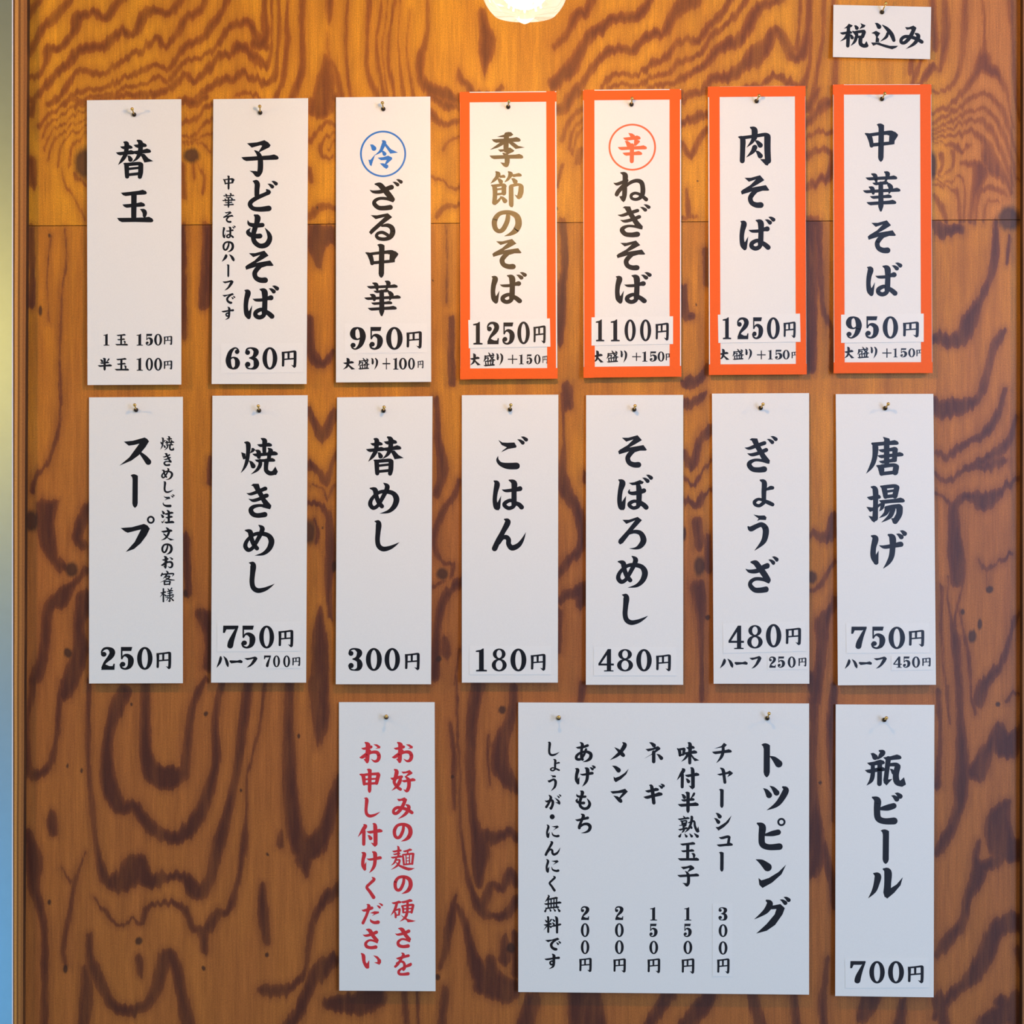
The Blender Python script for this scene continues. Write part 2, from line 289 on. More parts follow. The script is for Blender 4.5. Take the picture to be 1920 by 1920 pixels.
FR = dict(A=(206,250,10.67),B=(400,255,10.971),C=(400,430,10.971),D=(660,240,9.6),E=(660,430,11.29),F=(900,240,9.6),
 G=(1130,230,10.11),H=(1360,225,7.245),I=(1600,225,10.97),J=(210,805,8.0),K=(290,810,5.82),L=(440,815,12.39),
 M=(440,970,12.8),N=(910,810,8.17),O=(1140,810,8.17),P=(1390,810,6.19),Q=(1610,810,7.385),R=(660,1385,8.53),
 S=(660,1600,8.346),T=(1010,1380,8.727),U=(1010,1600,8.35),V=(1190,1380,6.62),W=(1400,1380,5.053),X=(1610,1400,6.62),
 Y=(860,540,9.6),Z=(1580,0,9.6),_=(0,0,1))
GL = {
'替':('A','h 205 285 455 275 75;h 120 405 500 380 85;b 290 180 40 335 210 95 330 330 90 310 430 85 250 530 70 165 632 4;d 350 445 440 560 95;h 475 255 740 235 85;h 440 385 825 350 90;b 555 145 40 610 185 100 615 280 95 600 390 95 540 500 60 440 580 4;g 590 400 690 410 770 500 872 558 690 585 640 480;b 285 605 30 330 640 90 340 780 90 345 865 85;b 330 625 70 580 605 70 630 620 60;b 620 630 100 615 780 100 600 870 85;b 380 712 50 570 690 50;b 380 828 58 570 808 60'),
'玉':('A','h 220 1215 740 1180 95;h 250 1450 705 1425 90;b 482 1220 112 478 1680 104;b 608 1518 10 670 1548 80 698 1590 92 692 1650 70;h 140 1722 872 1735 108'),
'子':('B','g 690 150 900 130 1050 85 1130 130 1180 190 1150 235 945 335 930 325 1005 200 970 190 790 240;b 850 300 20 920 360 80 960 450 105 970 580 112 960 720 110 920 795 100;g 745 715 890 722 930 790 900 848 860 825 810 760;h 575 465 1345 440 108'),
'ど':('B','b 825 930 30 880 950 100 905 1000 112 897 1100 105 895 1220 100;b 1100 1110 40 1140 1155 90 1060 1200 80 900 1270 90 785 1345 92 755 1415 95 820 1490 90 960 1508 100 1140 1490 118;d 1195 930 1322 1000 78;d 1115 985 1245 1062 78'),
'も':('C','b 850 -290 40 900 -255 110 910 -215 125 890 -120 105 850 0 105 820 140 95 850 260 100 960 340 100 1090 315 110 1160 200 105 1140 90 80 1060 -30 8;b 708 -190 6 740 -110 70 860 -80 92 1010 -88 90;b 765 -25 8 712 50 80 760 110 95 880 140 100 958 138 105'),
'そ':('C','g 730 490 860 490 1050 438 1138 540 1000 625 880 690 1170 640 1240 740 1215 755 1100 755 960 800 880 770 675 832 655 770 690 735 850 640 965 525 820 572;b 960 760 90 890 830 100 850 910 100 880 1000 100 970 1045 110 1065 1046 120'),
'は':('N','b 138 752 24 180 795 85 155 930 70 145 1050 68 165 1150 75 195 1178 44;g 190 1200 228 1170 243 975 195 1065 170 1100;b 252 880 4 310 900 44 420 890 55 480 880 65 530 868 78;b 365 738 20 440 780 88 440 900 80 440 1020 80 440 1110 80;b 440 1060 60 370 1050 55 300 1090 62 298 1130 62 360 1168 60 430 1140 60 450 1080 60;b 470 1090 60 520 1115 70 555 1152 74'),
'ば':('C','b 655 1258 30 712 1300 115 680 1450 100 668 1600 92 688 1740 104 728 1810 80;g 725 1852 772 1810 800 1560 740 1670 700 1700;b 810 1430 6 880 1455 60 1020 1450 70 1120 1420 80 1185 1408 108;b 965 1235 30 1050 1280 122 1060 1450 108 1055 1620 110 1050 1720 110;b 1060 1680 90 980 1650 80 880 1700 90 870 1770 92 940 1812 90 1020 1785 90 1060 1710 90;b 1090 1700 90 1150 1740 100 1205 1790 105;d 1210 1165 1348 1238 86;d 1140 1218 1278 1300 86'),
'の':('R','b 825 1380 43 815 1470 51.6 770 1565 53.32 722 1585 48.16 685 1545 53.32 682 1460 56.76 735 1385 48.16 835 1372 51.6 915 1415 65.36 935 1500 70.52 905 1575 64.5 850 1618 38.7 785 1642 4.3'),
'ハ':('C','b 262 535 46 262 550 58 238 595 52 175 665 5;b 325 515 8 375 560 48 408 615 60 418 640 38'),
'ー':('J','v 347 672 345 1178 84'),
'―':('_','g 0 12 4 4 60 6 82 0 98 8 100 18 92 24 60 20 14 26'),
'フ':('J','g 130 1480 300 1467 480 1418 530 1440 568 1490 520 1590 430 1710 330 1795 205 1840 340 1690 435 1502 360 1520 235 1552 190 1530'),
'プ':('J','g 130 1480 300 1467 480 1418 530 1440 568 1490 520 1590 430 1710 330 1795 205 1840 340 1690 435 1502 360 1520 235 1552 190 1530;e 582 1357 58 60 30 32'),
'で':('C','g 180 1352 300 1342 395 1310 425 1338 400 1355 300 1362 230 1390;b 385 1335 36 320 1380 40 285 1430 46 300 1480 46 345 1508 50 368 1510 48;d 402 1372 448 1408 34;d 367 1394 414 1432 34'),
'す':('C','b 172 1682 5 210 1692 34 330 1672 34 405 1665 46;b 302 1600 20 327 1630 50 325 1700 46 325 1760 44 310 1820 36 245 1862 4;b 325 1745 34 290 1722 30 262 1750 32 280 1785 32 318 1775 36'),
'冷':('D','d 325 300 425 398 90;g 295 570 330 575 420 470 375 600 350 690 320 665;b 545 230 20 580 260 72 550 340 66 510 420 50 410 492 4;g 570 290 615 280 700 380 830 443 690 462 640 390;d 530 415 610 490 72;g 460 535 560 525 650 497 720 530 725 560 620 655 585 655 625 575 520 580;g 500 635 560 635 650 665 655 705 620 737 575 710'),
'ざ':('D','b 320 1115 6 390 1150 52 520 1145 72 640 1090 80 712 1066 88;b 420 1010 30 500 1025 90 560 1085 100 660 1200 105 725 1285 95;b 735 1318 40 630 1275 55 500 1268 55 415 1310 66 405 1370 78 480 1435 80 580 1442 85 690 1428 92;d 795 928 910 985 66;d 730 972 848 1035 66'),
'る':('D','g 335 1568 450 1572 645 1533 725 1605 585 1710 420 1850 345 1922 305 1875 345 1820 480 1700 590 1600 425 1642;b 540 1762 40 640 1752 70 715 1795 90 732 1880 96 690 1960 85 600 2000 68 490 1990 66 440 1945 58 470 1895 56 550 1880 60 640 1925 60'),
'中':('I','v 575 70 565 862 118;b 250 280 30 325 330 100 365 450 90 375 530 80;b 330 310 70 520 282 70 720 260 85 790 252 70;g 780 215 870 250 920 300 915 330 850 430 845 500 730 505 740 320 700 310 700 240;b 400 512 75 700 482 72 805 472 66'),
'華':('I','h 250 1205 905 1185 82;h 390 1312 725 1290 75;h 195 1470 970 1438 82;h 340 1588 792 1570 76;h 270 1715 885 1690 88;b 565 1310 95 568 1700 108 565 1780 104 565 1860 50;b 380 1112 30 445 1145 90 465 1230 70 475 1280 40;b 645 1070 30 705 1110 100 680 1220 50 640 1295 50;b 330 1380 30 390 1415 95 410 1505 62;b 735 1335 80 770 1395 100 735 1505 30'),
'季':('F','g 500 70 560 75 600 120 560 150 440 168 305 160 440 115;h 210 228 732 210 84;b 480 120 90 470 260 95 468 400 90;b 420 260 70 310 330 52 185 390 4;g 530 235 600 255 690 320 805 350 640 378 560 310 505 260;g 320 388 430 380 540 350 620 405 600 430 500 475 465 460 485 415 365 430;b 415 455 24 480 510 88 490 600 90 475 665 84;g 365 618 440 628 480 660 465 708 425 690;h 170 520 780 515 84'),
'節':('F','b 290 790 30 325 830 90 300 890 66 250 945 50 190 1000 4;h 330 870 460 875 56;d 305 912 405 992 82;b 515 790 30 550 830 86 525 890 60 490 935 46 440 978 4;h 550 855 752 845 66;d 560 910 668 992 88;b 210 1030 24 262 1070 84 270 1200 82 258 1345 82;b 260 1042 56 420 1022 52 450 1050 60;b 430 1050 86 430 1175 84;b 290 1107 36 420 1092 36;b 290 1195 42 420 1180 42;b 270 1360 56 330 1310 50 370 1260 36;d 355 1228 480 1340 86;b 560 1060 84 562 1370 84 560 1400 50;b 560 1042 56 680 1018 52 740 1035 60;b 740 1060 92 735 1150 98 715 1225 92;g 622 1198 690 1222 755 1235 710 1285 670 1272'),
'辛':('G','g 485 195 560 205 612 240 605 270 530 275;h 385 308 720 285 78;d 420 350 530 450 95;g 600 300 700 340 708 365 630 440 590 440;h 285 485 840 472 76;h 375 592 750 580 76;b 556 430 80 552 730 78'),
'ね':('G','b 345 950 24 425 995 102 420 1150 90 415 1350 92 398 1460 70;g 312 1400 370 1385 425 1450 400 1512 355 1475;b 205 1140 6 270 1165 58 370 1130 62 460 1095 62;b 460 1105 50 400 1190 80 300 1300 82 266 1360 80;b 400 1240 50 520 1140 65 640 1100 72 730 1130 88 760 1230 92 755 1350 92 700 1430 70 620 1455 58 550 1430 58 545 1370 62 620 1335 55 720 1370 60 825 1455 78'),
'き':('L','b 275 1360 6 370 1380 66 520 1330 82 690 1260 95 712 1255 98;b 325 1490 6 430 1530 72 580 1490 85 700 1430 100 745 1415 98;g 380 1180 430 1140 560 1140 590 1240 650 1350 720 1490 850 1640 845 1690 820 1735 640 1690 660 1610 560 1420 480 1290 430 1200;b 790 1690 66 690 1655 70 560 1645 70 430 1680 92 375 1750 110 420 1840 115 530 1878 110 700 1856 125'),
'ぎ':('P','b 40 183 4 90 190 36 160 165 44 268 128 46;b 70 248 4 120 264 38 200 245 44 288 208 48;g 95 90 120 72 185 75 205 135 235 190 280 265 332 330 325 370 300 365 245 330 215 275 160 180 120 100;b 310 352 34 230 330 34 160 326 34 105 350 48 92 385 58 130 430 58 200 440 62 265 432 70;d 340 50 418 95 46;d 298 83 378 130 46'),
'肉':('H','b 345 102 24 395 135 82 395 240 76;b 185 232 22 235 262 72 235 400 70 230 555 68;b 235 242 48 380 222 46 540 198 50 590 215 46;b 572 230 88 572 400 86 580 555 84;g 470 530 540 530 610 560 575 620 545 612;b 385 250 60 360 300 46 290 372 4;d 395 275 500 365 72;b 400 372 72 370 430 56 285 508 4;d 405 415 498 512 72'),
'焼':('L','b 235 180 30 312 220 112 312 400 96 288 600 88 230 760 60 145 885 6;g 150 405 250 440 260 560 200 577 170 500;g 395 308 440 310 482 350 440 400 350 440 385 360;d 325 600 465 772 115;b 620 90 30 695 140 114 688 250 100 690 400 90;h 520 250 870 235 90;h 410 470 1005 435 95;b 490 365 30 555 405 105 562 520 90;b 780 318 30 835 375 115 805 480 95 795 560 90;h 465 603 945 590 86;b 590 600 80 592 700 92 520 820 70 380 920 6;b 740 610 115 728 740 102 738 840 102 820 898 104 925 885 100;g 945 740 1003 860 965 935 880 940 870 850'),
'め':('M','b 255 312 30 370 350 122 400 500 110 460 650 110 535 745 105;b 580 188 24 660 260 115 640 360 110 560 520 100 470 680 90 400 760 90 320 782 100 257 700 106 280 590 92 370 480 80 500 400 85 660 392 102 800 432 112 870 520 138 880 620 140 820 760 120 690 870 80 485 918 5'),
'し':('M','b 350 1090 20 430 1115 110 445 1190 142 430 1350 125 416 1550 118 450 1690 120 560 1758 118 720 1728 95 860 1658 50 955 1595 4'),
'ご':('N','g 198 120 260 160 340 165 445 160 480 220 470 240 350 260 240 312 270 280 330 235 250 200;b 195 370 4 188 430 42 235 490 62 340 520 96 478 520 104;d 545 72 650 132 60;d 490 114 598 180 60'),
'ん':('N','b 296 1338 24 345 1378 88 270 1530 76 200 1660 82 142 1785 86;b 210 1700 50 260 1625 60 320 1612 72 355 1650 76 358 1720 76 410 1775 86 500 1740 76 565 1660 50 620 1540 4'),
'ぼ':('O','b 170 735 24 220 780 96 190 900 76 176 1050 72 200 1150 82 232 1175 44;g 225 1198 262 1170 278 975 220 1060 190 1110;g 318 780 400 770 490 735 550 765 530 795 440 812 370 815;b 335 875 4 322 920 38 370 940 56 460 930 66 550 898 72;b 455 800 60 475 880 86 475 1050 82 470 1110 80;b 470 1070 50 400 1060 52 335 1092 60 332 1130 58 390 1165 55 460 1140 60 480 1080 60;b 490 1080 70 550 1120 76 585 1155 76;d 583 658 685 718 62;d 525 702 632 766 62'),
'ろ':('O','g 220 1345 320 1345 455 1300 520 1350 450 1430 385 1500 230 1700 185 1725 155 1690 165 1650 300 1500 415 1355 280 1408;b 300 1560 44 400 1527 56 490 1545 72 535 1610 88 540 1680 92 490 1750 76 420 1783 36 330 1785 4'),
'ょ':('P','b 222 560 20 266 588 60 262 700 56 262 810 50;b 285 672 22 335 650 46 362 648 42;b 262 795 36 200 780 34 155 808 42 162 842 40 210 855 40 260 820 44;b 270 800 40 320 822 48 362 842 44'),
'う':('P','g 140 958 205 970 270 968 293 990 285 1022 215 1020 182 1032 200 1005;b 80 1102 20 110 1125 60 170 1097 56 235 1075 56 280 1120 72 280 1200 70 250 1280 56 155 1375 4'),
'唐':('Q','g 335 65 425 90 440 140 370 150 350 100;h 180 165 555 148 66;b 185 160 24 230 200 82 222 350 70 180 470 58 105 575 4;b 388 130 78 388 420 78;h 272 260 545 235 58;h 258 340 622 308 60;h 280 418 530 388 56;b 505 245 76 495 385 68;b 255 468 24 308 500 84 318 575 66;b 320 475 56 480 458 52 530 480 60;b 518 490 84 505 560 80;b 320 578 52 525 555 50'),
'揚':('Q','b 178 762 24 230 800 78 234 1000 70 228 1195 80;g 135 1160 200 1172 255 1200 215 1254 180 1228;h 115 920 308 892 68;g 105 1035 190 1045 300 985 325 1000 230 1085 155 1107;b 308 752 24 352 785 74 372 895 64;b 350 762 52 500 748 52 540 765 40;b 528 770 76 502 885 76;b 370 828 36 510 806 36;b 370 897 50 500 882 48;h 280 965 640 945 68;b 335 985 60 322 1050 50 285 1097 4;b 380 1050 50 480 1032 56 560 1030 70;b 566 1050 92 560 1140 86 505 1235 80;g 448 1195 510 1190 565 1215 500 1272 478 1262;b 400 1060 80 370 1130 56 285 1190 4;b 475 1070 72 430 1170 62 315 1252 4'),
'け':('Q','b 180 1440 24 232 1475 86 205 1600 76 202 1720 78 242 1805 68;g 240 1842 274 1800 277 1640 235 1705 205 1740;b 283 1570 4 350 1592 48 450 1580 58 570 1556 74 588 1558 66;b 415 1425 30 468 1465 92 470 1600 80 455 1720 76 410 1810 56 340 1890 4'),
'げ':('Q','b 180 1440 24 232 1475 86 205 1600 76 202 1720 78 242 1805 68;g 240 1842 274 1800 277 1640 235 1705 205 1740;b 283 1570 4 350 1592 48 450 1580 58 570 1556 74 588 1558 66;b 415 1425 30 468 1465 92 470 1600 80 455 1720 76 410 1810 56 340 1890 4;d 570 1368 664 1424 66;d 520 1412 618 1470 66'),
'お':('R','b 212 62 24 255 100 76 250 200 66 245 330 66 243 370 50;g 185 328 230 318 270 350 245 397 210 362;b 150 150 4 190 160 38 270 145 44 305 132 50;b 285 195 44 230 250 58 165 295 52 130 300 20;b 230 260 40 320 218 46 400 222 58 432 280 60 412 345 54 360 362 36 305 325 4;g 340 90 400 90 455 125 450 155 370 162 410 140'),
'申':('R','v 285 478 280 870 62;b 128 570 20 180 600 62 195 725 50;b 180 582 42 290 568 42 420 562 50;b 422 580 66 392 712 56;b 200 652 30 400 640 30;b 200 724 40 390 712 40'),
'好':('R','b 682 495 26 715 530 66 690 640 56 675 700 50 720 770 50 775 810 50;b 780 610 40 762 690 60 720 760 50 635 832 4;b 615 625 4 660 642 46 750 617 46 795 610 46;g 785 528 860 525 920 500 970 545 960 565 860 615 850 605 900 550 820 560;b 850 605 18 905 660 60 910 760 60 888 825 58;g 820 810 870 820 912 830 880 864 850 850;h 790 682 1018 655 50'),
'み':('Z','g 1120 488 1190 490 1275 460 1330 505 1305 550 1265 565 1225 525 1155 537;b 1290 510 68 1240 620 72 1180 710 70 1110 770 62 1055 760 60 1060 700 60 1130 658 60 1250 672 62 1350 710 68 1425 755 66;b 1310 605 30 1360 640 72 1340 720 70 1270 800 56 1140 880 4'),
'税':('Z','g 110 425 185 460 150 492 20 517 80 465;h -52 602 172 580 56;b 105 490 60 100 650 66 92 825 62;b 90 600 56 50 680 46 -45 745 4;d 122 615 190 702 64;d 205 460 280 528 70;g 320 415 412 455 390 492 295 528 340 465;b 180 565 24 240 605 66 258 660 50;b 240 578 52 370 562 56 390 575 50;b 385 580 70 356 660 64;b 260 665 42 360 657 42;b 245 670 62 215 750 50 145 825 4;b 322 680 72 322 785 72 380 826 66 435 822 60;g 430 740 468 825 430 858 385 800'),
'込':('Z','d 580 415 685 508 84;g 515 595 600 555 678 595 630 670 658 700 655 760 590 760 600 660 575 615;g 510 765 570 765 660 765 700 785 850 825 1000 825 960 860 890 888 770 855 610 800 550 825;b 715 450 14 800 520 64 880 620 78 922 725 62;b 810 600 50 780 670 52 675 748 4'),
'円':('Y','b 1352 705 16 1366 730 42 1368 820 38 1365 960 36;b 1362 716 34 1450 705 32 1535 692 36 1552 705 28;b 1545 712 44 1545 880 42 1540 970 42;g 1485 942 1525 955 1562 960 1538 1002 1520 990;b 1448 705 34 1448 830 30;b 1375 842 28 1540 826 28'),
'半':('V','v 662 690 662 957 44;d 580 722 632 775 46;b 738 714 28 728 735 28 700 770 10;h 575 800 745 785 38;h 535 858 796 848 46'),
'味':('V','b 530 157 14 556 185 38 562 240 34;b 555 168 28 612 158 30;b 614 165 38 606 225 34;b 560 238 28 605 230 26;b 665 85 16 688 110 46 684 250 42 684 335 38;h 640 152 746 140 38;h 600 218 778 197 42;b 668 215 38 630 275 28 580 318 3;g 696 210 740 268 804 302 745 313 712 270 692 230'),
'付':('V','b 595 408 20 608 425 44 578 470 38 525 548 3;b 592 480 40 590 632 38;h 622 495 804 475 42;b 698 395 16 720 430 46 724 630 46;g 670 614 710 622 745 640 718 664 700 652;d 633 528 682 580 44'),
'熟':('V','b 605 995 10 622 1018 26;h 535 1035 682 1018 28;b 570 1055 12 588 1060 24 590 1090 22;b 590 1058 18 640 1052 20 640 1082 22;b 590 1086 18 640 1080 18;b 555 1112 8 635 1100 24 605 1130 18;b 605 1120 24 610 1170 26 588 1197 12;h 540 1165 662 1142 28;b 700 998 16 710 1010 34 700 1080 32 670 1150 28 620 1200 4;b 668 1077 14 735 1058 26 748 1120 30 775 1178 34 792 1182 26;g 790 1120 804 1185 780 1200 772 1165;d 680 1095 712 1152 28;b 578 1212 8 558 1245 34;b 622 1216 8 642 1246 32;b 682 1212 8 708 1244 34;b 738 1208 8 778 1245 40'),
'チ':('V','g 1108 84 1146 110 1120 138 985 157 1075 125;h 960 208 1206 186 44;b 1098 130 36 1097 200 40 1070 270 34 1015 335 3'),
'ャ':('V','g 1020 475 1150 445 1180 428 1222 460 1205 480 1150 512 1170 470 1060 492;b 1066 398 14 1098 425 42 1110 500 38 1120 575 38'),
'シ':('V','d 1005 955 1074 1016 50;d 985 1018 1056 1084 48;g 1003 1130 1040 1128 1130 1070 1203 986 1170 1070 1110 1130 1040 1175'),
'ュ':('V','b 1048 1258 6 1080 1266 30 1150 1250 34 1172 1256 36;b 1174 1258 34 1160 1350 34;h 1018 1358 1219 1345 38'),
'ネ':('V','d 180 80 260 130 50;g 133 163 220 150 290 125 320 150 315 168 240 218 115 282 200 230 265 165 168 192;b 236 200 44 236 318 44;d 270 222 348 290 48'),
'ギ':('V','h 130 690 302 660 42;h 110 768 347 715 48;b 188 612 16 214 640 44 238 830 44;d 320 595 372 628 34;d 295 615 350 648 34'),
'メ':('T','b 1378 108 20 1410 148 68 1350 250 60 1280 320 50 1170 392 4;b 1240 185 5 1310 240 50 1365 295 66 1385 315 60'),
'ン':('W','d 88 1170 230 1264 80;g 112 1345 140 1368 210 1345 300 1290 374 1218 330 1310 240 1390 150 1440 120 1410'),
'マ':('T','g 1170 905 1300 895 1415 862 1460 910 1400 970 1335 1030 1310 1015 1375 930 1210 945;g 1220 975 1290 985 1365 1040 1372 1080 1345 1097 1310 1080'),
'ト':('W','v 190 68 190 392 62;d 215 190 330 285 72'),
'ッ':('W','d 157 495 230 582 58;d 218 472 302 557 56;b 345 485 20 372 515 58 320 610 55 270 660 40 192 702 3'),
'ピ':('W','b 104 828 18 148 860 66 142 950 60 150 1025 60 210 1053 56 310 1048 64;b 170 938 20 240 925 50 298 912 54;e 329 815 39 39 20 20'),
'ビ':('X','b 175 630 24 233 668 86 228 780 80 242 888 80 320 925 76 440 922 88;b 262 772 36 360 757 76 435 735 72;d 450 577 540 632 64;d 405 608 498 668 64'),
'ス':('J','g 178 185 310 172 490 122 530 145 556 180 500 270 400 390 290 470 110 545 260 420 410 215 330 235 250 245;b 410 340 30 490 420 72 545 490 90'),
'グ':('W','b 190 1560 20 220 1588 58 180 1660 50 75 1735 3;g 235 1608 320 1592 362 1630 340 1690 270 1790 190 1845 90 1872 190 1780 265 1690 282 1640 230 1642;d 350 1526 414 1564 40;d 315 1550 382 1592 40'),
'瓶':('X','d 148 85 230 152 72;b 260 52 24 300 72 64 270 115 52 232 162 4;h 105 218 325 190 62;h 78 308 330 275 60;b 175 230 50 175 340 56 155 420 50 100 480 4;b 262 220 60 258 460 60;h 305 150 532 128 62;b 368 150 66 350 300 60 335 420 58;g 308 445 340 410 420 400 345 482;b 380 225 40 460 222 50 495 240 50;b 484 250 74 462 350 76 475 435 78 535 465 66;g 563 380 588 470 540 498 495 440;d 385 275 452 340 52'),
'ル':('X','b 190 1575 20 238 1605 82 222 1700 72 190 1790 56 120 1880 4;b 310 1520 24 362 1555 92 360 1700 86 352 1810 92;g 308 1805 340 1760 400 1755 470 1710 548 1620 520 1720 440 1815 355 1885 320 1862'),
'大':('Y','h 205 1280 378 1256 44;b 265 1185 16 285 1210 50 285 1270 45 265 1340 36 205 1390 3;g 280 1275 325 1325 398 1385 340 1393 290 1330'),
'盛':('Y','h 460 1230 645 1210 30;b 478 1225 30 475 1280 30 445 1330 4;b 478 1268 20 530 1258 24 525 1298 24;b 540 1165 14 560 1200 28 585 1250 30 620 1290 30 652 1298 18;d 592 1170 634 1202 28;b 620 1242 30 580 1290 22 540 1310 4;b 480 1320 14 490 1375 28;b 480 1322 22 620 1310 22;b 620 1315 28 608 1370 28;b 530 1322 18 530 1380 22;b 575 1318 18 575 1380 22;h 448 1398 652 1382 34'),
'り':('Y','b 685 1185 16 702 1210 34 700 1280 32;g 690 1300 715 1298 733 1228 705 1270;b 755 1185 20 782 1230 38 775 1310 34 735 1392 4'),
'+':('Y','b 892 1283 20 1048 1283 20;b 970 1208 20 970 1360 20'),
'注':('J','d 742 1222 785 1274 40;d 728 1278 774 1328 40;g 733 1382 760 1390 802 1335 770 1402 750 1417;d 815 1210 865 1252 38;h 782 1275 922 1250 34;h 798 1330 912 1312 32;h 778 1402 936 1395 38;b 852 1260 36 850 1390 34'),
'文':('J','d 808 1474 860 1518 40;h 740 1540 912 1520 38;b 866 1530 34 840 1590 34 800 1640 26 740 1668 3;g 768 1558 800 1572 850 1630 942 1660 880 1672 820 1622 780 1588'),
'客':('K','d 122 1514 150 1540 22;b 84 1540 12 72 1568 18;b 85 1554 16 190 1545 17 206 1555 14 190 1575 5;b 130 1558 18 92 1602 4;b 115 1577 14 165 1576 16 130 1610 14 62 1640 3;b 105 1582 6 160 1610 17 216 1616 8;b 105 1632 16 108 1664 18;b 105 1634 14 165 1629 14;b 168 1634 20 162 1664 18;b 108 1664 14 165 1660 14'),
'様':('K','h 60 1758 127 1745 18;b 95 1712 17 95 1850 18;b 92 1760 15 58 1802 3;d 98 1768 124 1792 17;d 138 1706 160 1730 16;b 186 1704 14 170 1730 8;h 128 1742 202 1730 15;h 136 1763 196 1753 14;h 118 1790 212 1776 16;b 165 1730 14 166 1845 16;g 140 1838 158 1840 172 1846 160 1858;b 118 1806 6 150 1808 13 125 1842 3;b 202 1794 14 175 1817 6;b 170 1806 7 202 1838 18'),
'無':('U','b 148 655 14 160 675 30 135 720 26 100 762 4;h 125 722 302 695 34;h 83 795 357 770 36;h 98 860 322 840 32;b 150 712 22 152 850 24;b 195 708 20 195 850 22;b 240 702 20 238 846 22;b 282 700 22 278 842 24;b 122 862 14 102 908 34;b 172 866 10 186 898 30;b 232 866 10 256 898 30;b 296 858 10 325 902 38'),
'料':('U','b 135 1000 14 150 1015 32 150 1230 34;h 78 1125 207 1102 32;d 95 1040 134 1082 30;b 196 1036 22 185 1055 22 168 1082 8;b 145 1120 28 78 1202 3;d 158 1126 200 1166 28;d 208 1030 256 1068 32;d 205 1082 250 1120 32;b 168 1152 8 240 1135 28 338 1113 32;b 262 992 18 282 1020 44 287 1100 40 288 1240 34'),
'硬':('S','h 620 783 772 760 42;b 700 790 42 670 880 40 605 975 3;b 660 905 20 680 940 34 684 1000 34;b 670 893 28 745 872 30;b 745 884 36 735 960 32;b 680 972 24 740 962 24;h 762 768 947 735 46;b 782 825 28 798 860 36 802 925 32;b 800 822 28 940 806 36 965 815 24;b 955 825 42 932 925 38;b 800 872 24 940 860 24;b 800 925 26 930 915 26;b 870 770 40 865 900 42 835 1000 42 748 1068 3;b 768 968 5 850 1030 32;g 835 1015 880 1028 999 1058 940 1075 870 1080'),
'麺':('S','b 712 -112 14 728 -85 36 726 0 36 722 50 30;h 626 -26 778 -48 38;h 640 18 758 0 34;h 605 68 787 48 38;b 692 85 32 660 150 28 610 190 3;b 670 112 18 745 106 30 710 190 36 610 258 3;b 678 128 8 740 190 32 830 230 46 890 250 40;g 875 222 985 232 930 262 880 272;h 795 -26 940 -60 38;b 790 24 18 800 60 32 812 175 32;b 800 22 28 945 6 34 968 16 20;b 956 25 38 942 165 36;b 810 177 28 945 162 28;b 845 30 18 850 165 20;b 900 22 18 900 160 20;b 850 75 14 900 70 14;b 850 120 14 900 115 14;b 875 -38 28 865 20 22'),
'く':('S','b 318 378 20 346 408 48 285 470 46 232 530 46 280 600 50 338 688 58'),
'だ':('S','b 150 885 4 190 895 38 270 872 46 312 855 48;b 235 800 14 265 830 56 235 950 44 200 1030 46 172 1090 48;g 280 935 350 905 420 910 425 935 370 955 310 982 345 947;b 285 1025 4 300 1060 36 350 1084 48 408 1078 58;d 415 780 483 818 34;d 385 816 448 856 38'),
'さ':('S','b 675 1255 4 720 1272 36 800 1255 46 888 1218 54;b 730 1175 16 785 1195 62 840 1280 58 895 1345 58;b 900 1378 28 830 1347 34 770 1347 34 722 1390 46 735 1440 52 800 1460 50 878 1450 58'),
'い':('S','b 148 1568 20 178 1605 58 190 1700 50 230 1770 58 248 1782 46;g 240 1803 270 1780 270 1670 235 1720 215 1745;g 330 1595 400 1610 455 1670 455 1710 430 1745 345 1708 400 1700 395 1660'),
'を':('S','b 690 1640 4 730 1645 38 820 1618 42 882 1602 46;b 780 1560 18 805 1588 46 765 1660 40 720 1730 42 678 1772 40;b 700 1720 30 770 1692 36 815 1720 42 822 1790 46 805 1822 40;b 920 1725 30 905 1745 52 800 1790 32 735 1840 42 740 1885 44 800 1893 44 878 1884 52'),
'あ':('T','b 610 185 4 650 192 36 730 180 42 800 156 46;b 680 105 16 715 140 52 702 230 44 700 330 50 718 385 44;b 775 218 40 740 310 40 680 380 44 620 372 48 625 320 46 690 272 38 780 257 44 850 292 56 846 360 56 790 405 36 722 424 4'),
'ち':('T','b 600 1365 4 640 1378 36 720 1360 38 802 1340 48;b 698 1278 18 732 1308 54 700 1390 44 668 1470 46 665 1505 48;b 670 1490 36 730 1447 42 800 1442 50 840 1480 56 825 1540 48 770 1575 30 695 1587 4'),
'が':('T','b 100 1055 4 140 1072 36 210 1052 38 232 1080 46 226 1130 44 202 1185 46;g 162 1172 192 1168 220 1185 205 1207;b 172 970 18 200 1010 46 170 1090 38 125 1162 42;b 262 1010 4 320 1060 34 338 1098 40;g 268 1083 330 1085 358 1095 345 1126;d 328 955 367 988 28;d 298 977 342 1012 28'),
'に':('T','b 136 1452 12 160 1485 40 138 1570 34 146 1635 40 156 1655 30;g 150 1674 174 1650 181 1565 150 1610;g 210 1480 310 1465 332 1488 310 1505 235 1545 280 1502;b 215 1570 4 235 1620 26 290 1640 36 322 1635 42'),
'・':('T','e 222 1322 41 41 0 0'),
'0':('Y','e 1168 808 112 204 44 168'),
'1':('Y','g 260 672 262 648 335 632 365 610 382 610 382 985 430 992 430 1018 265 1018 265 992 310 985 310 672'),
